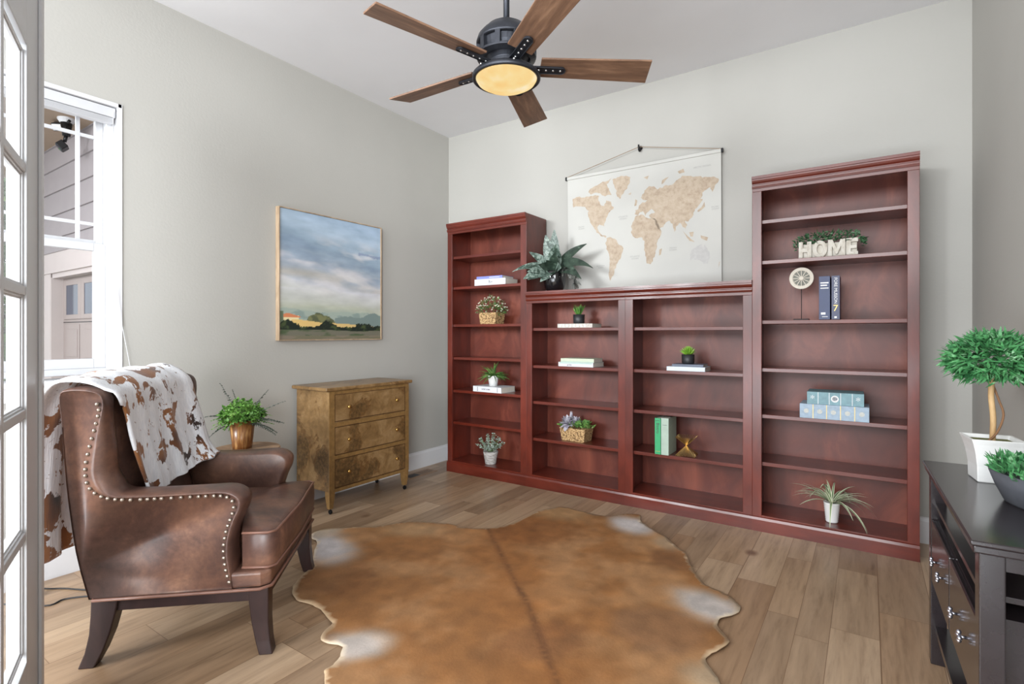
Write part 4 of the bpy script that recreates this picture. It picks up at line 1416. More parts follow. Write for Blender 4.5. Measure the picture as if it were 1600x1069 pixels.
for sgn in (1, -1):
    rings = []
    for y, f_ in LAY:
        rings.append([(p.x + q.x * f_, sgn * (-0.375 + (y + 0.375) * (1 - 0.45 * max(0, min(1, (p.y - 0.62) / 0.3)))), p.y + q.y * f_) for p, q in zip(RC, RD)])
    bm = NB(); loft(bm, rings)
    obj('wing_and_arm', bm, M['leather'], ac, smooth=True)
# near-side and far-side nailheads follow the front outline
path = crom([(-0.575, 0.955, 0), (-0.553, 0.925, 0), (-0.562, 0.87, 0), (-0.582, 0.79, 0), (-0.596, 0.71, 0), (-0.586, 0.65, 0), (-0.545, 0.612, 0), (-0.47, 0.597, 0), (-0.34, 0.596, 0), (-0.22, 0.597, 0), (-0.145, 0.594, 0), (-0.112, 0.57, 0), (-0.115, 0.53, 0), (-0.135, 0.47, 0), (-0.145, 0.40, 0), (-0.138, 0.33, 0), (-0.124, 0.275, 0)], 12)
nb = NB(); lathe(nb, [(0.0075, 0), (0.007, 0.0025), (0.0045, 0.0045), (0.0005, 0.0052)], (0, 0, 0), 10, cap=False)
nme = bpy.data.meshes.new('nailhead'); nb.to_mesh(nme); nb.free()
for p in nme.polygons: p.use_smooth = True
nme.materials.append(M['nail'])
acc = 0; last = path[0]; cnt = 0
for p in path:
    acc += (p - last).length; last = p
    if acc >= 0.0215 and cnt < 96:
        acc = 0; cnt += 1
        no = bpy.data.objects.new('nailhead', nme)
        link(no, ac)
        no.location = (p.x, -0.3725, p.y)
        no.rotation_euler = (PI / 2, 0, 0)
# inside back + outside back
bp = crom([(-0.57, 0.30, 0), (-0.655, 0.66, 0), (-0.675, 0.95, 0), (-0.655, 0.995, 0), (-0.61, 1.0, 0), (-0.585, 0.97, 0), (-0.57, 0.88, 0), (-0.555, 0.72, 0), (-0.53, 0.56, 0), (-0.50, 0.44, 0), (-0.50, 0.30, 0)], 3)
rings = []
for i in range(13):
    s_ = -1 + 2 * i / 12
    bl_ = (1 - abs(s_) ** 3) * 0.028
    rings.append([(p.x + (bl_ if p.x > -0.57 and p.y > 0.4 else 0), s_ * (0.262 + 0.05 * max(0, min(1, (p.y - 0.62) / 0.3))), p.y + (0.012 * (1 - s_ * s_) if p.y > 0.9 else 0)) for p in bp])
bm = NB(); loft(bm, rings)
obj('backrest', bm, M['leather'], ac, smooth=True)
# seat base band
bm = NB()
prism(bm, [(-0.575, -0.33), (-0.56, -0.355), (-0.16, -0.358), (-0.12, -0.366), (-0.02, -0.366), (0.012, -0.345), (0.012, 0.345), (-0.02, 0.366), (-0.12, 0.366), (-0.16, 0.358), (-0.56, 0.355), (-0.575, 0.33)], 0.06, 'z', 0.25)
obj('seat_base', bm, M['leather'], ac, bevel=0.012, seg=3)
bm = NB()
tube(bm, [(-0.592, -0.33, 0.25), (-0.572, -0.376, 0.25), (-0.3, -0.377, 0.25), (-0.02, -0.376, 0.25), (0.014, -0.35, 0.25), (0.017, 0, 0.25), (0.014, 0.35, 0.25), (-0.02, 0.376, 0.25), (-0.572, 0.376, 0.25), (-0.592, 0.33, 0.25)], 0.006, 8, close=True)
obj('base_welt', bm, M['welt'], ac, smooth=True)
# T cushion
hx, hy = [], []
T = [(-0.46, -0.248), (-0.115, -0.248), (-0.095, -0.30), (-0.092, -0.338), (0.0, -0.346), (0.024, -0.325), (0.038, 0.0), (0.024, 0.325), (0.0, 0.346), (-0.092, 0.338), (-0.095, 0.30), (-0.115, 0.248), (-0.46, 0.248)]
cx_ = -0.2
bm = NB()
lay = [(0.312, 0.965), (0.316, 0.99), (0.33, 1.0), (0.38, 1.008), (0.43, 1.0), (0.444, 0.985), (0.456, 0.9), (0.466, 0.7), (0.472, 0.4)]
loft(bm, [[(cx_ + (x - cx_) * k, y * k, z_ + (0.012 if (x < -0.3 and z_ > 0.42) else 0)) for x, y in T] for z_, k in lay])
cu_ = obj('seat_cushion', bm, M['leather'], ac, smooth=True)
for z_, k_ in ((0.444, 0.992), (0.315, 0.992)):
    bm = NB()
    tube(bm, [(cx_ + (x - cx_) * k_, y * k_, z_) for x, y in T[1:-1]], 0.005, 8)
    obj('piping', bm, M['welt'], cu_, smooth=True)
# wood frame and legs
bm = NB()
prism(bm, [(-0.57, -0.352), (-0.01, -0.352), (-0.002, -0.34), (-0.002, 0.34), (-0.01, 0.352), (-0.57, 0.352)], 0.052, 'z', 0.197)
obj('wood_frame', bm, M['espresso'], ac, bevel=0.003)


def sweep_leg(cs, name='leg'):
    bm = NB()
    loft(bm, [[(x - a, y - b, z_), (x + a, y - b, z_), (x + a, y + b, z_), (x - a, y + b, z_)] for x, y, z_, a, b in cs])
    return obj(name, bm, M['espresso'], ac, bevel=0.004)


for s_ in (-1, 1):
    sweep_leg([(-0.03, s_ * 0.333, 0.248, 0.036, 0.030), (-0.028, s_ * 0.333, 0.19, 0.034, 0.029), (-0.024, s_ * 0.334, 0.12, 0.030, 0.027), (-0.014, s_ * 0.337, 0.05, 0.026, 0.025), (-0.002, s_ * 0.342, 0.0, 0.024, 0.024)])
    sweep_leg([(-0.542, s_ * 0.333, 0.248, 0.044, 0.028), (-0.548, s_ * 0.333, 0.19, 0.040, 0.028), (-0.560, s_ * 0.333, 0.12, 0.034, 0.027), (-0.580, s_ * 0.333, 0.055, 0.029, 0.025), (-0.606, s_ * 0.333, 0.0, 0.026, 0.023)])

# ------------------------------------------------------------------ cowhide-print throw
t = NT('cow_print_fur')
vv = t.coord((1, 1, 0.8))
n1 = t.noise(vv, 9.5, 5, 0.6, 0.4)
n2 = t.noise(t.coord((1, 1, 1), loc=(3, 1, 2)), 34, 4, 0.6)
n3 = t.noise(t.coord((1, 1, 1), loc=(1, 5, 2)), 4, 2)
hairs = t.noise(t.coord((1, 1, 0.12)), 160, 3)
white = t.ramp(hairs, [(0.3, S(228, 231, 238)), (0.7, S(248, 249, 252))])
brown = t.ramp(n3, [(0.44, S(150, 96, 50)), (0.53, S(116, 70, 38)), (0.62, S(50, 32, 24))])
mk = t.ramp(n1, [(0.535, (0, 0, 0)), (0.553, (1, 1, 1))])
c = t.mix(mk, white, brown)
sp = t.ramp(n2, [(0.66, (0, 0, 0)), (0.69, (1, 1, 1))])
c = t.mix(sp, c, S(120, 84, 62))
t.col(c)
t.bump(hairs, 0.5, 0.004)
M['cow'] = t.set(0.85, sheen=0.3)
# drape path in chair coordinates: columns run across the chair (y), rows follow the drape
KEY = [  # (x, z, yL, yR) from behind the chair over the top to the front hem
    (-0.80, 0.34, -0.37, 0.30), (-0.80, 0.50, -0.37, 0.31), (-0.79, 0.68, -0.365, 0.31), (-0.775, 0.84, -0.365, 0.31), (-0.745, 0.95, -0.368, 0.30), (-0.705, 1.018, -0.372, 0.29),
    (-0.645, 1.034, -0.374, 0.275), (-0.59, 1.022, -0.368, 0.262), (-0.536, 0.98, -0.345, 0.262), (-0.528, 0.90, -0.308, 0.264), (-0.517, 0.80, -0.30, 0.266), (-0.505, 0.70, -0.272, 0.268), (-0.492, 0.61, -0.245, 0.268), (-0.484, 0.552, -0.235, 0.268)]
KC = crom([(a, b, 0) for a, b, c_, d_ in KEY], 6)
KY = crom([(c_, d_, 0) for a, b, c_, d_ in KEY], 6)
NS = 44
rows = []
nk = len(KC)
for i, (p, q) in enumerate(zip(KC, KY)):
    row = []
    tt = i / (nk - 1)
    a_ = KC[max(0, i - 1)]; b_ = KC[min(nk - 1, i + 1)]
    tg = (b_ - a_).normalized()
    nx, nz = -tg.y, tg.x   # outward
    if tt < 0.5 and nx > 0: nx, nz = nx, nz
    front = sstep(0.55, 1.0, tt)
    backf = sstep(0.45, 0.0, tt)
    for j in range(NS + 1):
        s_ = j / NS
        y = q.x + (q.y - q.x) * s_
        # folds running down the drape
        w = 0.010 * math.sin(s_ * 19 + tt * 3.0) + 0.007 * math.sin(s_ * 37 + 1.3 + tt * 6)
        w *= (0.35 + 0.9 * front + 1.2 * backf)
        w += 0.006 * mn.noise(Vector((s_ * 6, tt * 9, 0.5)))
        off = max(-0.004, w) + 0.006
        x = p.x + (off if tt > 0.5 else -off) * abs(nx) ** 0.5
        z_ = p.y + off * max(0.0, abs(nz)) * (1 if 0.3 < tt < 0.7 else 0.2)
        if 0.3 < tt < 0.66: z_ -= 0.016 * (1 - s_) ** 5
        # slanting hem: lower left, higher right
        if tt > 0.86:
            z_ += (tt - 0.86) / 0.14 * 0.07 * s_ ** 1.4
        if tt > 0.6:
            x += (tt - 0.6) / 0.4 * 0.085 * s_ ** 2.5 + 0.018 * (1 - s_) ** 6
        row.append((x, y, z_))
    rows.append(row)
bm = NB()
loft(bm, rows, cap=False, close=False)
bmesh.ops.transform(bm, matrix=Matrix.Translation((CO.x, CO.y, 0)) @ Matrix.Rotation(CR, 4, 'Z'), verts=bm.verts)
bl_o = obj('throw_blanket', bm, M['cow'], None, smooth=True)
sm = bl_o.modifiers.new('solid', 'SOLIDIFY'); sm.thickness = 0.010; sm.offset = 0
tag(bl_o, 'white faux-fur throw with brown cow spots draped over the armchair back', 'blanket')

# ------------------------------------------------------------------ side table with fern
r = thing('round_side_table', 'small round wood-topped side table between armchair and dresser', 'side table', (0.345, -2.15, 0))
M['slab'] = wood('slab_wood', [(0.3, S(130, 98, 72)), (0.6, S(176, 142, 110)), (0.8, S(196, 164, 132))], 'x', 12, 8, 0.5)
bm = NB(); lathe(bm, [(0.001, 0.512), (0.176, 0.512), (0.182, 0.518), (0.182, 0.529), (0.178, 0.533), (0.001, 0.533)], (0, 0, 0), 48)
obj('tabletop', bm, M['slab'], r)
bm = NB(); lathe(bm, [(0.170, 0.488), (0.1825, 0.49), (0.1825, 0.516), (0.17, 0.516), (0.170, 0.488)], (0, 0, 0), 48, cap=False)
obj('metal_band', bm, M['black_metal'], r)
for k in range(3):
    a = 2 * PI * k / 3 + 0.5
    bm = NB(); tube(bm, [(0.13 * math.cos(a), 0.13 * math.sin(a), 0.50), (0.15 * math.cos(a), 0.15 * math.sin(a), 0.0)], 0.009, 8)
    obj('leg', bm, M['black_metal'], r, smooth=True)
r = thing('potted_fern', 'light green fern in a tapered glossy brown pot on the round table', 'plant', (0.325, -2.16, 0.533))
t = NT('brown_bamboo_glaze')
f = t.noise(t.coord((1, 1, 0.08)), 55, 4, 0.6)
t.col(t.ramp(f, [(0.35, S(96, 56, 26)), (0.55, S(140, 90, 48)), (0.68, S(196, 150, 92))]))
M['bpot'] = t.set(0.3)
pot(r, [(0.001, 0), (0.050, 0), (0.053, 0.02), (0.068, 0.158)], M['bpot'], r, 28)
M['fern'] = green('fern_leaves', S(70, 120, 50), S(128, 176, 84), S(176, 206, 120), 16)
M['fern2'] = green('dusky_frond', S(54, 70, 58), S(96, 104, 96), S(130, 130, 124), 24)


def frond(bm, d, L, w, droop, n=16, base=(0, 0, 0.15)):
    d = Vector(d).normalized(); p = Vector(base); cur = d.copy(); pts = [p.copy()]
    for i in range(n):
        cur = (cur + Vector((0, 0, -1)) * droop / n).normalized()
        p = p + cur * (L / n)
        pts.append(p.copy())
        t_ = (i + 1) / n
        if t_ > 0.2:
            side = cur.cross(Vector((0, 0, 1)))
            side = side.normalized() if side.length > 1e-3 else Vector((1, 0, 0))
            for sg in (-1, 1):
                leaf(bm, p, side * sg + cur * 0.5 + Vector((0, 0, 0.15)), w * (1.15 - t_) + 0.004, 0.012, 0.4, 2)
    tube(bm, pts, 0.0013, 4)


bm = NB()
for k in range(44):
    d = rdir(0.15, 1.0)
    frond(bm, (d.x, d.y, d.z), rnd(0.11, 0.17), 0.036, rnd(0.5, 1.4), 12)
for k in range(700):
    d = rdir(0.1, 1)
    p = Vector((d.x * 0.115, d.y * 0.115, 0.16 + d.z * 0.115)) * rnd(0.85, 1)
    leaf(bm, p, rdir(-0.2, 1), 0.028, 0.02, 0.4, 2)
obj('foliage', bm, M['fern'], r)
bm = NB()
for d, L, dr in (((-0.75, -0.45, 0.45), 0.22, 0.7), ((-0.45, -0.3, 1), 0.25, 0.1), ((-0.1, -0.2, 1), 0.19, 0.3), ((0.5, 0.3, 0.8), 0.24, 0.2), ((0.75, 0.5, 0.6), 0.27, 0.3), ((0.85, 0.45, 0.25), 0.25, 0.5), ((0.9, 0.3, 0.05), 0.24, 0.5), ((0.7, 0.6, -0.05), 0.2, 0.7), ((-0.7, -0.6, 0.0), 0.2, 0.9), ((0.8, 0.5, 0.4), 0.22, 0.8)):
    frond(bm, d, L, 0.036, dr, 18)
obj('dark_fronds', bm, M['fern2'], r)

# ------------------------------------------------------------------ map-print dresser
t = NT('antique_map_veneer')
f1 = t.noise(t.coord(), 9, 8, 0.7, 0.6)
f2 = t.noise(t.coord(), 2.3, 7, 0.62, 0.8)
f3 = t.noise(t.coord(), 45, 4, 0.65)
c = t.ramp(f1, [(0.3, S(96, 72, 44)), (0.5, S(130, 101, 64)), (0.7, S(156, 128, 90))])
dark = t.ramp(f3, [(0.35, S(58, 42, 24)), (0.65, S(104, 78, 46))])
c = t.mix(t.ramp(f2, [(0.53, (0, 0, 0)), (0.555, (0.85, 0.85, 0.85))]), c, dark)
edge = t.ramp(f2, [(0.515, (0, 0, 0)), (0.53, (1, 1, 1)), (0.545, (0, 0, 0))])
c = t.mix(edge, c, S(96, 66, 34))
c = t.mix(0.4, c, t.ramp(f3, [(0.3, (0.65, 0.62, 0.6)), (0.7, (1.15, 1.15, 1.15))]), 'MULTIPLY')
t.col(c)
M['mapwood'] = t.set(0.32, spec=0.5)
M['gilt'] = plain('gilt_wood', S(128, 98, 58), 0.35, var=0.2, scale=40)
M['line'] = plain('dark_line', S(76, 50, 26), 0.5)
M['brass'] = plain('brass', S(196, 156, 90), 0.25, 0.9)
DX, DYa, DYb = 0.385, -1.619, -0.904
r = thing('dresser', 'antique map-print three-drawer dresser on small casters', 'dresser', (0, (DYa + DYb) / 2, 0))
hw_ = (DYb - DYa) / 2
bm = B(0.03, DX - 0.004, -hw_, hw_, 0.15, 0.81)
obj('body', bm, M['mapwood'], r, bevel=0.002)
bm = NB()
box(bm, 0.014, DX + 0.012, -hw_ - 0.03, hw_ + 0.03, 0.810, 0.834)
obj('top', bm, M['mapwood'], r, bevel=0.007, seg=3)
bm = NB()
for z0, z1 in ((0.786, 0.806), (0.572, 0.600), (0.358, 0.382), (0.142, 0.164)):
    box(bm, DX - 0.006, DX, -hw_ + 0.043, hw_ - 0.043, z0, z1)
obj('drawer_rail', bm, M['gilt'], r)
for z0, z1 in ((0.609, 0.782), (0.388, 0.566), (0.171, 0.352)):
    ya, yb = -hw_ + 0.046, hw_ - 0.041
    d_ = obj('drawer', B(DX - 0.02, DX - 0.0005, ya, yb, z0, z1), M['mapwood'], r, bevel=0.002)
    bm = NB()
    for q in ((ya - 0.002, yb + 0.002, z0 - 0.004, z0), (ya - 0.002, yb + 0.002, z1, z1 + 0.004), (ya - 0.004, ya, z0 - 0.004, z1 + 0.004), (yb, yb + 0.004, z0 - 0.004, z1 + 0.004)):
        box(bm, DX - 0.003, DX + 0.0008, *q)
    obj('inlay_line', bm, M['line'], d_)
    for yk in (-1.471, -1.039):
        bm = NB(); lathe(bm, [(0.005, 0), (0.005, 0.008), (0.012, 0.012), (0.014, 0.018), (0.010, 0.024), (0.0005, 0.026)], (0, 0, 0), 16, cap=False)
        bmesh.ops.transform(bm, matrix=Matrix.Translation((DX, yk - (DYa + DYb) / 2, (z0 + z1) / 2)) @ Matrix.Rotation(PI / 2, 4, 'Y'), verts=bm.verts)
        obj('knob', bm, M['brass'], d_, smooth=True)
for sx in (0.052, DX - 0.024):
    for sy in (-1, 1):
        yc = sy * (hw_ - 0.024)
        bm = NB()
        loft(bm, [[(sx - a + ox, yc - a + oy, z_), (sx + a + ox, yc - a + oy, z_), (sx + a + ox, yc + a + oy, z_), (sx - a + ox, yc + a + oy, z_)] for z_, a, ox, oy in ((0.17, 0.0235, 0, 0), (0.12, 0.0225, 0, 0), (0.036, 0.014, 0, -sy * 0.0))])
        lg = obj('leg', bm, M['gilt'], r, bevel=0.002)
        bm = NB()
        lathe(bm, [(0.004, 0.026), (0.004, 0.038)], (sx, yc, 0), 8)
        cbm = NB(); lathe(cbm, [(0.0005, -0.005), (0.014, -0.006), (0.015, 0), (0.014, 0.006), (0.0005, 0.005)], (0, 0, 0), 16)
        bmesh.ops.transform(cbm, matrix=Matrix.Translation((sx + 0.004, yc, 0.0152)) @ Matrix.Rotation(PI / 2, 4, 'X'), verts=cbm.verts)
        me = bpy.data.meshes.new('x'); cbm.to_mesh(me); cbm.free(); bm.from_mesh(me)
        obj('caster', bm, M['black_metal'], lg)

# front stiles in gilt
for ya, yb in ((-hw_, -hw_ + 0.042), (hw_ - 0.037, hw_)):
    obj('front_stile', B(DX - 0.0045, DX + 0.0004, ya, yb, 0.15, 0.808), M['gilt'], r)

# ------------------------------------------------------------------ floor register
r = thing('floor_vent', 'flat wooden floor register with dark slots beside the dresser', 'vent', (0.145, -0.545, 0))
obj('frame', B(-0.058, 0.058, -0.165, 0.165, 0.0, 0.0035), wood('vent_wood', [(0.3, S(140, 112, 88)), (0.7, S(160, 132, 108))], 'y', 20, 10, 0.5), r, bevel=0.001)
bm = NB()
box(bm, -0.036, 0.036, -0.14, -0.02, 0.0032, 0.0042)
obj('open_grille', bm, M['black_metal'], r)
bm = NB()
for k in range(7): box(bm, -0.036, 0.036, 0.0 + k * 0.02, 0.012 + k * 0.02, 0.0032, 0.0045)
obj('louvre', bm, plain('vent_louvre', S(124, 104, 88), 0.6), r)

# ------------------------------------------------------------------ cowhide rug
RUG = [(1.11, -2.36), (1.05, -2.3), (0.99, -2.21), (0.96, -2.15), (0.83, -2.05), (0.71, -1.94), (0.6, -1.91), (0.57, -1.85), (0.59, -1.79), (0.68, -1.72), (0.78, -1.62), (0.86, -1.5), (0.94, -1.4), (1.06, -1.34), (1.17, -1.3), (1.27, -1.31), (1.38, -1.25), (1.45, -1.13), (1.47, -1.0), (1.48, -0.83), (1.51, -0.72), (1.57, -0.63), (1.71, -0.64), (1.82, -0.65), (1.91, -0.62), (1.97, -0.53), (2.06, -0.49), (2.11, -0.6), (2.2, -0.68), (2.32, -0.77), (2.42, -0.88), (2.48, -0.93), (2.54, -1.06), (2.6, -1.16), (2.65, -1.23), (2.73, -1.26), (2.78, -1.29), (2.83, -1.35), (2.83, -1.42), (2.79, -1.49), (2.78, -1.55), (2.81, -1.6), (2.85, -1.66), (2.83, -1.73), (2.8, -1.8), (2.82, -1.85), (2.86, -1.89), (2.87, -1.92),
       (2.93, -2.05), (2.95, -2.2), (2.93, -2.34), (2.86, -2.47), (2.78, -2.55), (2.68, -2.62), (2.58, -2.75), (2.45, -2.84), (2.3, -2.86), (2.15, -2.82), (2.0, -2.8), (1.88, -2.74),
       (1.76, -2.66), (1.72, -2.63), (1.71, -2.58), (1.67, -2.52), (1.64, -2.5), (1.57, -2.52), (1.53, -2.51), (1.5, -2.46), (1.495, -2.44), (1.485, -2.425), (1.44, -2.41), (1.35, -2.38), (1.27, -2.38), (1.19, -2.39)]
poly = [(p.x, p.y) for p in crom([(a, b, 0) for a, b in RUG], 4, True)]
poly = [(a + 0.006 * mn.noise(Vector((a * 30, b * 30, 1))), b + 0.006 * mn.noise(Vector((a * 30, b * 30, 5)))) for a, b in poly]


def rugcol(x, y):
    n1 = vn(x * 3.2, y * 3.2, 0.2, 5)
    n2 = vn(x * 14, y * 14, 2.2, 4)
    c = lerp((172, 118, 66), (196, 146, 96), sstep(-0.3, 0.4, n1))
    # spine line through known points
    SPN = [(1.40, -1.25), (1.767, -1.586), (2.056, -1.846), (2.387, -2.194), (2.65, -2.5)]
    dmin = 9; side = 0
    for (ax, ay), (bx, by) in zip(SPN, SPN[1:]):
        vx, vy = bx - ax, by - ay
        tt_ = max(0, min(1, ((x - ax) * vx + (y - ay) * vy) / (vx * vx + vy * vy)))
        ex, ey = x - ax - vx * tt_, y - ay - vy * tt_
        d_ = math.hypot(ex, ey)
        if d_ < dmin: dmin = d_; side = 1 if vx * (y - ay) - vy * (x - ax) > 0 else -1
    if dmin < 0.3: c = lerp(c, (176, 112, 54), 0.5 * (1 - dmin / 0.3))
    c = lerp(c, (104, 66, 36), 0.8 * math.exp(-(dmin / (0.014 + 0.010 * n2)) ** 2) * max(0.45, 0.8 + n1))

    def blob(px, py, r_, col, k, asp=1.0, rot=0.0):
        nonlocal c
        dx, dy = x - px, y - py
        ca, sa = math.cos(rot), math.sin(rot)
        u_ = dx * ca + dy * sa; w_ = (-dx * sa + dy * ca) * asp
        d_ = math.hypot(u_, w_) / r_ + 0.25 * n1 + 0.12 * n2
        c = lerp(c, col, k * (sstep(1.35, 0.35, d_) if col[0] > 210 else sstep(1.1, 0.6, d_)))
    blob(0.70, -2.10, 0.26, (124, 80, 44), 0.0)
    blob(1.15, -2.15, 0.22, (148, 98, 54), 0.6)
    blob(1.66, -1.10, 0.30, (156, 98, 48), 0.7)
    blob(2.25, -2.05, 0.22, (140, 92, 54), 0.5, 1.6, 0.8)
    blob(2.45, -1.02, 0.16, (150, 104, 66), 0.6)
    blob(2.60, -1.72, 0.2, (170, 128, 92), 0.6)
    blob(1.02, -1.50, 0.24, (216, 180, 134), 0.65, 2.0, 0.5)
    blob(1.6, -0.72, 0.22, (212, 176, 128), 0.6, 1.2)
    blob(0.80, -1.95, 0.30, (240, 238, 238), 0.97, 1.9, -0.5)
    blob(2.09, -0.70, 0.19, (238, 234, 230), 0.95, 1.5, -0.6)
    blob(2.70, -1.42, 0.19, (234, 228, 220), 0.95, 1.5, -0.3)
    blob(1.68, -2.48, 0.15, (236, 230, 222), 0.9, 1.4, 0.8)
    blob(2.85, -1.92, 0.12, (224, 200, 164), 0.8)
    blob(2.35, -0.84, 0.12, (222, 196, 160), 0.7, 1.2, -0.7)
    blob(0.60, -1.82, 0.12, (222, 206, 180), 0.8)
    c = tuple(a * k_ * (1 + 0.12 * n2) for a, k_ in zip(c, (0.84, 0.83, 0.84)))
    return tuple(max(0, min(255, a)) for a in c)


step = 0.022
xs = np.arange(0.54, 3.0, step); ys = np.arange(-2.9, -0.46, step)


def inside(x, y, P):
    c_ = False
    j = len(P) - 1
    for i in range(len(P)):
        if (P[i][1] > y) != (P[j][1] > y) and x < (P[j][0] - P[i][0]) * (y - P[i][1]) / (P[j][1] - P[i][1]) + P[i][0]: c_ = not c_
        j = i
    return c_


PA = np.array(poly)
inner = []
for x in xs:
    for y in ys:
        if inside(x, y, poly) and np.min(np.hypot(PA[:, 0] - x, PA[:, 1] - y)) > step * 0.55:
            inner.append((x + rnd(-0.003, 0.003), y + rnd(-0.003, 0.003)))
from mathutils.geometry import delaunay_2d_cdt
npoly = len(poly)
res = delaunay_2d_cdt([Vector(p) for p in poly + inner], [(i, (i + 1) % npoly) for i in range(npoly)], [], 1, 1e-5)
bm = NB()
cl = bm.verts.layers.float_color.new('Col')
vv_ = []
for p in res[0]:
    x, y = p.x, p.y
    de = float(np.min(np.hypot(PA[:, 0] - x, PA[:, 1] - y)))
    rz_ = 0.006 + 0.012 * max(0, mn.noise(Vector((x * 5, y * 5, 4)))) * sstep(0.25, 0.0, de)
    vt = bm.verts.new((x, y, rz_))
    cc = rugcol(x, y)
    if de < 0.012: cc = lerp(cc, (228, 208, 176), 0.7)
    vt[cl] = (*S(*cc), 1)
    vv_.append(vt)
for f_ in res[2]:
    try: bm.faces.new([vv_[i] for i in f_])
    except ValueError: pass
t = NT('cowhide')
a_ = t.n('ShaderNodeVertexColor'); a_.layer_name = 'Col'
hf = t.noise(t.coord((1, 1, 1), (0, 0, 0.75)), 90, 4, 0.6)
c = t.mix(0.35, a_.outputs[0], t.ramp(hf, [(0.3, (0.8, 0.78, 0.76)), (0.7, (1.12, 1.12, 1.12))]), 'MULTIPLY')
t.col(c); t.bump(hf, 0.25, 0.003)
rg = obj('cowhide_rug', bm, t.set(0.7), None, smooth=True)
sm = rg.modifiers.new('solid', 'SOLIDIFY'); sm.thickness = 0.004; sm.offset = -1
tag(rg, 'caramel brown cowhide rug with white patches at its edges on the wood floor', 'rug')

# ------------------------------------------------------------------ black console table
M['blackwood'] = plain('black_lacquer_wood', S(40, 34, 36), 0.22, var=0.12, scale=20, coat=0.3)
M['nickel'] = plain('polished_nickel', S(190, 190, 200), 0.15, 0.95)
CA = math.radians(1.6)
r = thing('console_table', 'glossy black console table with drawers and silver knobs by the right wall', 'console table', (3.453, -1.31, 0), CA)
CL, CD, CZ = 0.90, 0.268, 0.718
bm = NB()
prism(bm, [(0, 0), (CD, 0), (CD, -CL), (0, -CL)], 0.012, 'z', CZ - 0.012)
prism(bm, [(0.006, -0.006), (CD - 0.006, -0.006), (CD - 0.006, -CL + 0.006), (0.006, -CL + 0.006)], 0.018, 'z', CZ - 0.03)
obj('tabletop', bm, M['blackwood'], r, bevel=0.004, seg=3)
for xx in (0.018, CD - 0.018 - 0.046):
    for yy in (-0.018 - 0.046, -CL + 0.018):
        obj('leg', B(xx, xx + 0.046, yy, yy + 0.046, 0, CZ - 0.03), M['blackwood'], r, bevel=0.003)
x0_, x1_, y0_, y1_ = 0.03, CD - 0.03, -CL + 0.064, -0.064
obj('upper_shelf', B(x0_, x1_, y0_, y1_, 0.568, 0.582), M['blackwood'], r, bevel=0.001)
obj('end_rail', B(0.064, CD - 0.064, -CL + 0.022, -CL + 0.045, CZ - 0.065, CZ - 0.03), M['blackwood'], r)
obj('drawer_case', B(0.035, x1_, y0_, y1_, 0.29, 0.53), M['blackwood'], r)
obj('bottom_shelf', B(x0_, x1_, y0_, y1_, 0.12, 0.14), M['blackwood'], r, bevel=0.001)
ym = (y0_ + y1_) / 2
for ya, yb in ((y0_ + 0.006, ym - 0.006), (ym + 0.006, y1_ - 0.006)):
    d_ = obj('drawer', B(0.02, 0.036, ya, yb, 0.30, 0.52), M['blackwood'], r, bevel=0.004)
    for fy in (0.32, 0.68):
        yk = ya + (yb - ya) * fy
        bm = NB()
        tube(bm, [(0.02, yk, 0.41), (0.008, yk, 0.41)], 0.004, 8)
        for oy, oz in ((0.011, 0), (-0.011, 0), (0, 0.011), (0, -0.011)):
            ball(bm, (0.006, yk + oy, 0.41 + oz), 0.0062, 10, 8)
        obj('knob', bm, M['nickel'], d_, smooth=True)

# topiary
r = thing('topiary', 'round green topiary with twisted bare trunk in a flared white square pot', 'plant', (3.615, -1.53, CZ), 0.12)
bm = NB()
q = lambda h_, a: [(-a, -a, h_), (a, -a, h_), (a, a, h_), (-a, a, h_)]
loft(bm, [q(0.0, 0.047), q(0.004, 0.049), q(0.05, 0.050), q(0.09, 0.055), q(0.12, 0.062), q(0.137, 0.068), q(0.137, 0.061), q(0.115, 0.055)])
obj('pot', bm, M['whitepot'], r, bevel=0.002)
obj('moss', B(-0.057, 0.057, -0.057, 0.057, 0.112, 0.126), M['moss'], r, bevel=0.006)
M['trunk'] = wood('trunk_bark', [(0.3, S(160, 126, 84)), (0.7, S(204, 172, 126))], 'z', 30, 10, 0.7)
bm = NB(); tube(bm, crom([(0.0, 0, 0.12), (0.002, 0, 0.2), (-0.003, 0, 0.27), (0.0, 0, 0.34)], 4), 0.008, 10)
obj('trunk', bm, M['trunk'], r, smooth=True)
bm = NB(); tube(bm, crom([(-0.014, -0.01, 0.125), (0.008, -0.012, 0.155), (0.026, -0.004, 0.21), (0.016, 0.004, 0.26), (0.002, 0.008, 0.31)], 5), 0.0032, 8)
obj('twisted_stem', bm, plain('brown_stem', S(120, 86, 58), 0.8), r, smooth=True)
M['top_leaf'] = green('topiary_leaves', S(34, 92, 52), S(84, 150, 92), S(164, 206, 166), 34)
bm = NB()
for k in range(1300):
    d = rdir(-0.75, 1)
    p = Vector((d.x * 0.112, d.y * 0.112, 0.385 + d.z * rnd(0.04, 0.078)))
    p = Vector((p.x * rnd(0.5, 1), p.y * rnd(0.5, 1), p.z))
    dd = (d + rdir(-0.5, 0.5) * 0.6)
    leaf(bm, p, dd, rnd(0.03, 0.048), rnd(0.007, 0.011), 0.2, 3)
for k in range(900):
    d = rdir(-0.8, 1)
    q_ = rnd(0.8, 1.02)
    leaf(bm, (d.x * 0.118 * q_, d.y * 0.118 * q_, 0.385 + d.z * 0.085 * q_), rdir(-0.7, 0.9), rnd(0.024, 0.036), rnd(0.009, 0.012), 0.2, 3)
for v_ in bm.verts:
    if v_.co.x > 0.135: v_.co.x = 0.135
obj('foliage', bm, M['top_leaf'], r)
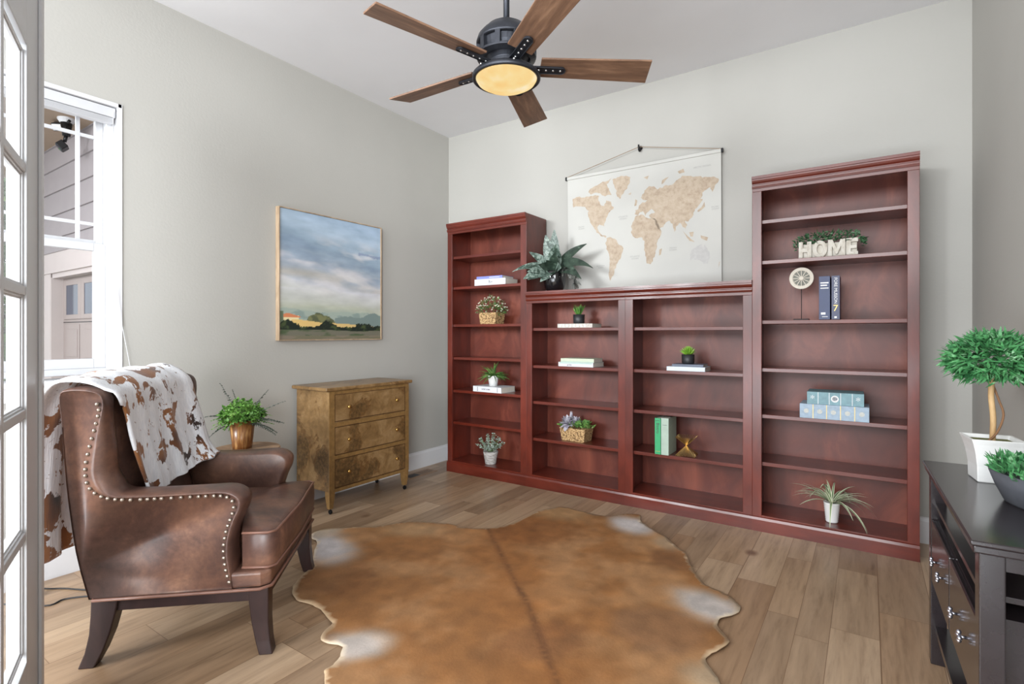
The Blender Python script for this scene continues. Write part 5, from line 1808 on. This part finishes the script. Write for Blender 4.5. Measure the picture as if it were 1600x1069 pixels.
r = thing('boat_planter', 'dark grey stone-look bowl filled with small green leaves, beside the topiary', 'planter', (3.655, -1.79, CZ), 0.05)
M['stone'] = plain('dark_stone', S(78, 80, 86), 0.7, var=0.2, scale=14)
bm = NB()
n = 36


def el(a, b, h_): return [(a * math.cos(2 * PI * k / n) * (1 - 0.12 * abs(math.sin(4 * PI * k / n))), b * math.sin(2 * PI * k / n) * (1 - 0.12 * abs(math.sin(4 * PI * k / n))), h_) for k in range(n)]


loft(bm, [el(0.05, 0.10, 0), el(0.055, 0.112, 0.006), el(0.075, 0.14, 0.05), el(0.088, 0.165, 0.088), el(0.081, 0.156, 0.088), el(0.074, 0.146, 0.07)])
obj('bowl', bm, M['stone'], r, smooth=True)
bm = NB()
for k in range(650):
    a = rnd(0, 2 * PI); rr = math.sqrt(rnd(0, 1))
    x, y = 0.078 * rr * math.cos(a), 0.145 * rr * math.sin(a)
    leaf(bm, (x, y, 0.075 + rnd(0, 0.06) * (1 - rr * 0.6)), (x * 4 + rnd(-.4, .4), y * 3 + rnd(-.4, .4), rnd(0.1, 1)), rnd(0.02, 0.034), 0.009, 0.3, 3)
for v_ in bm.verts:
    if v_.co.x > 0.092: v_.co.x = 0.092
obj('foliage', bm, M['top_leaf'], r)

# ------------------------------------------------------------------ cable on the floor
M['cable'] = plain('black_rubber', S(24, 24, 26), 0.5)
r = thing('power_cord', 'thin black power cord on the floor behind the armchair', 'cord', (0, 0, 0))
bm = NB()
tube(bm, crom([(0.02, -3.02, 0.005), (0.12, -2.982, 0.004), (0.198, -2.929, 0.004), (0.312, -2.867, 0.004), (0.42, -2.76, 0.004)], 6), 0.0035, 6)
tube(bm, crom([(0.10, -3.16, 0.005), (0.325, -3.03, 0.004), (0.324, -2.964, 0.004), (0.384, -2.889, 0.004), (0.50, -2.80, 0.004)], 6), 0.0035, 6)
obj('cable', bm, M['cable'], r, smooth=True)
obj('adapter', B(0.15, 0.20, -3.06, -3.00, 0.0, 0.032), M['cable'], r, bevel=0.006)
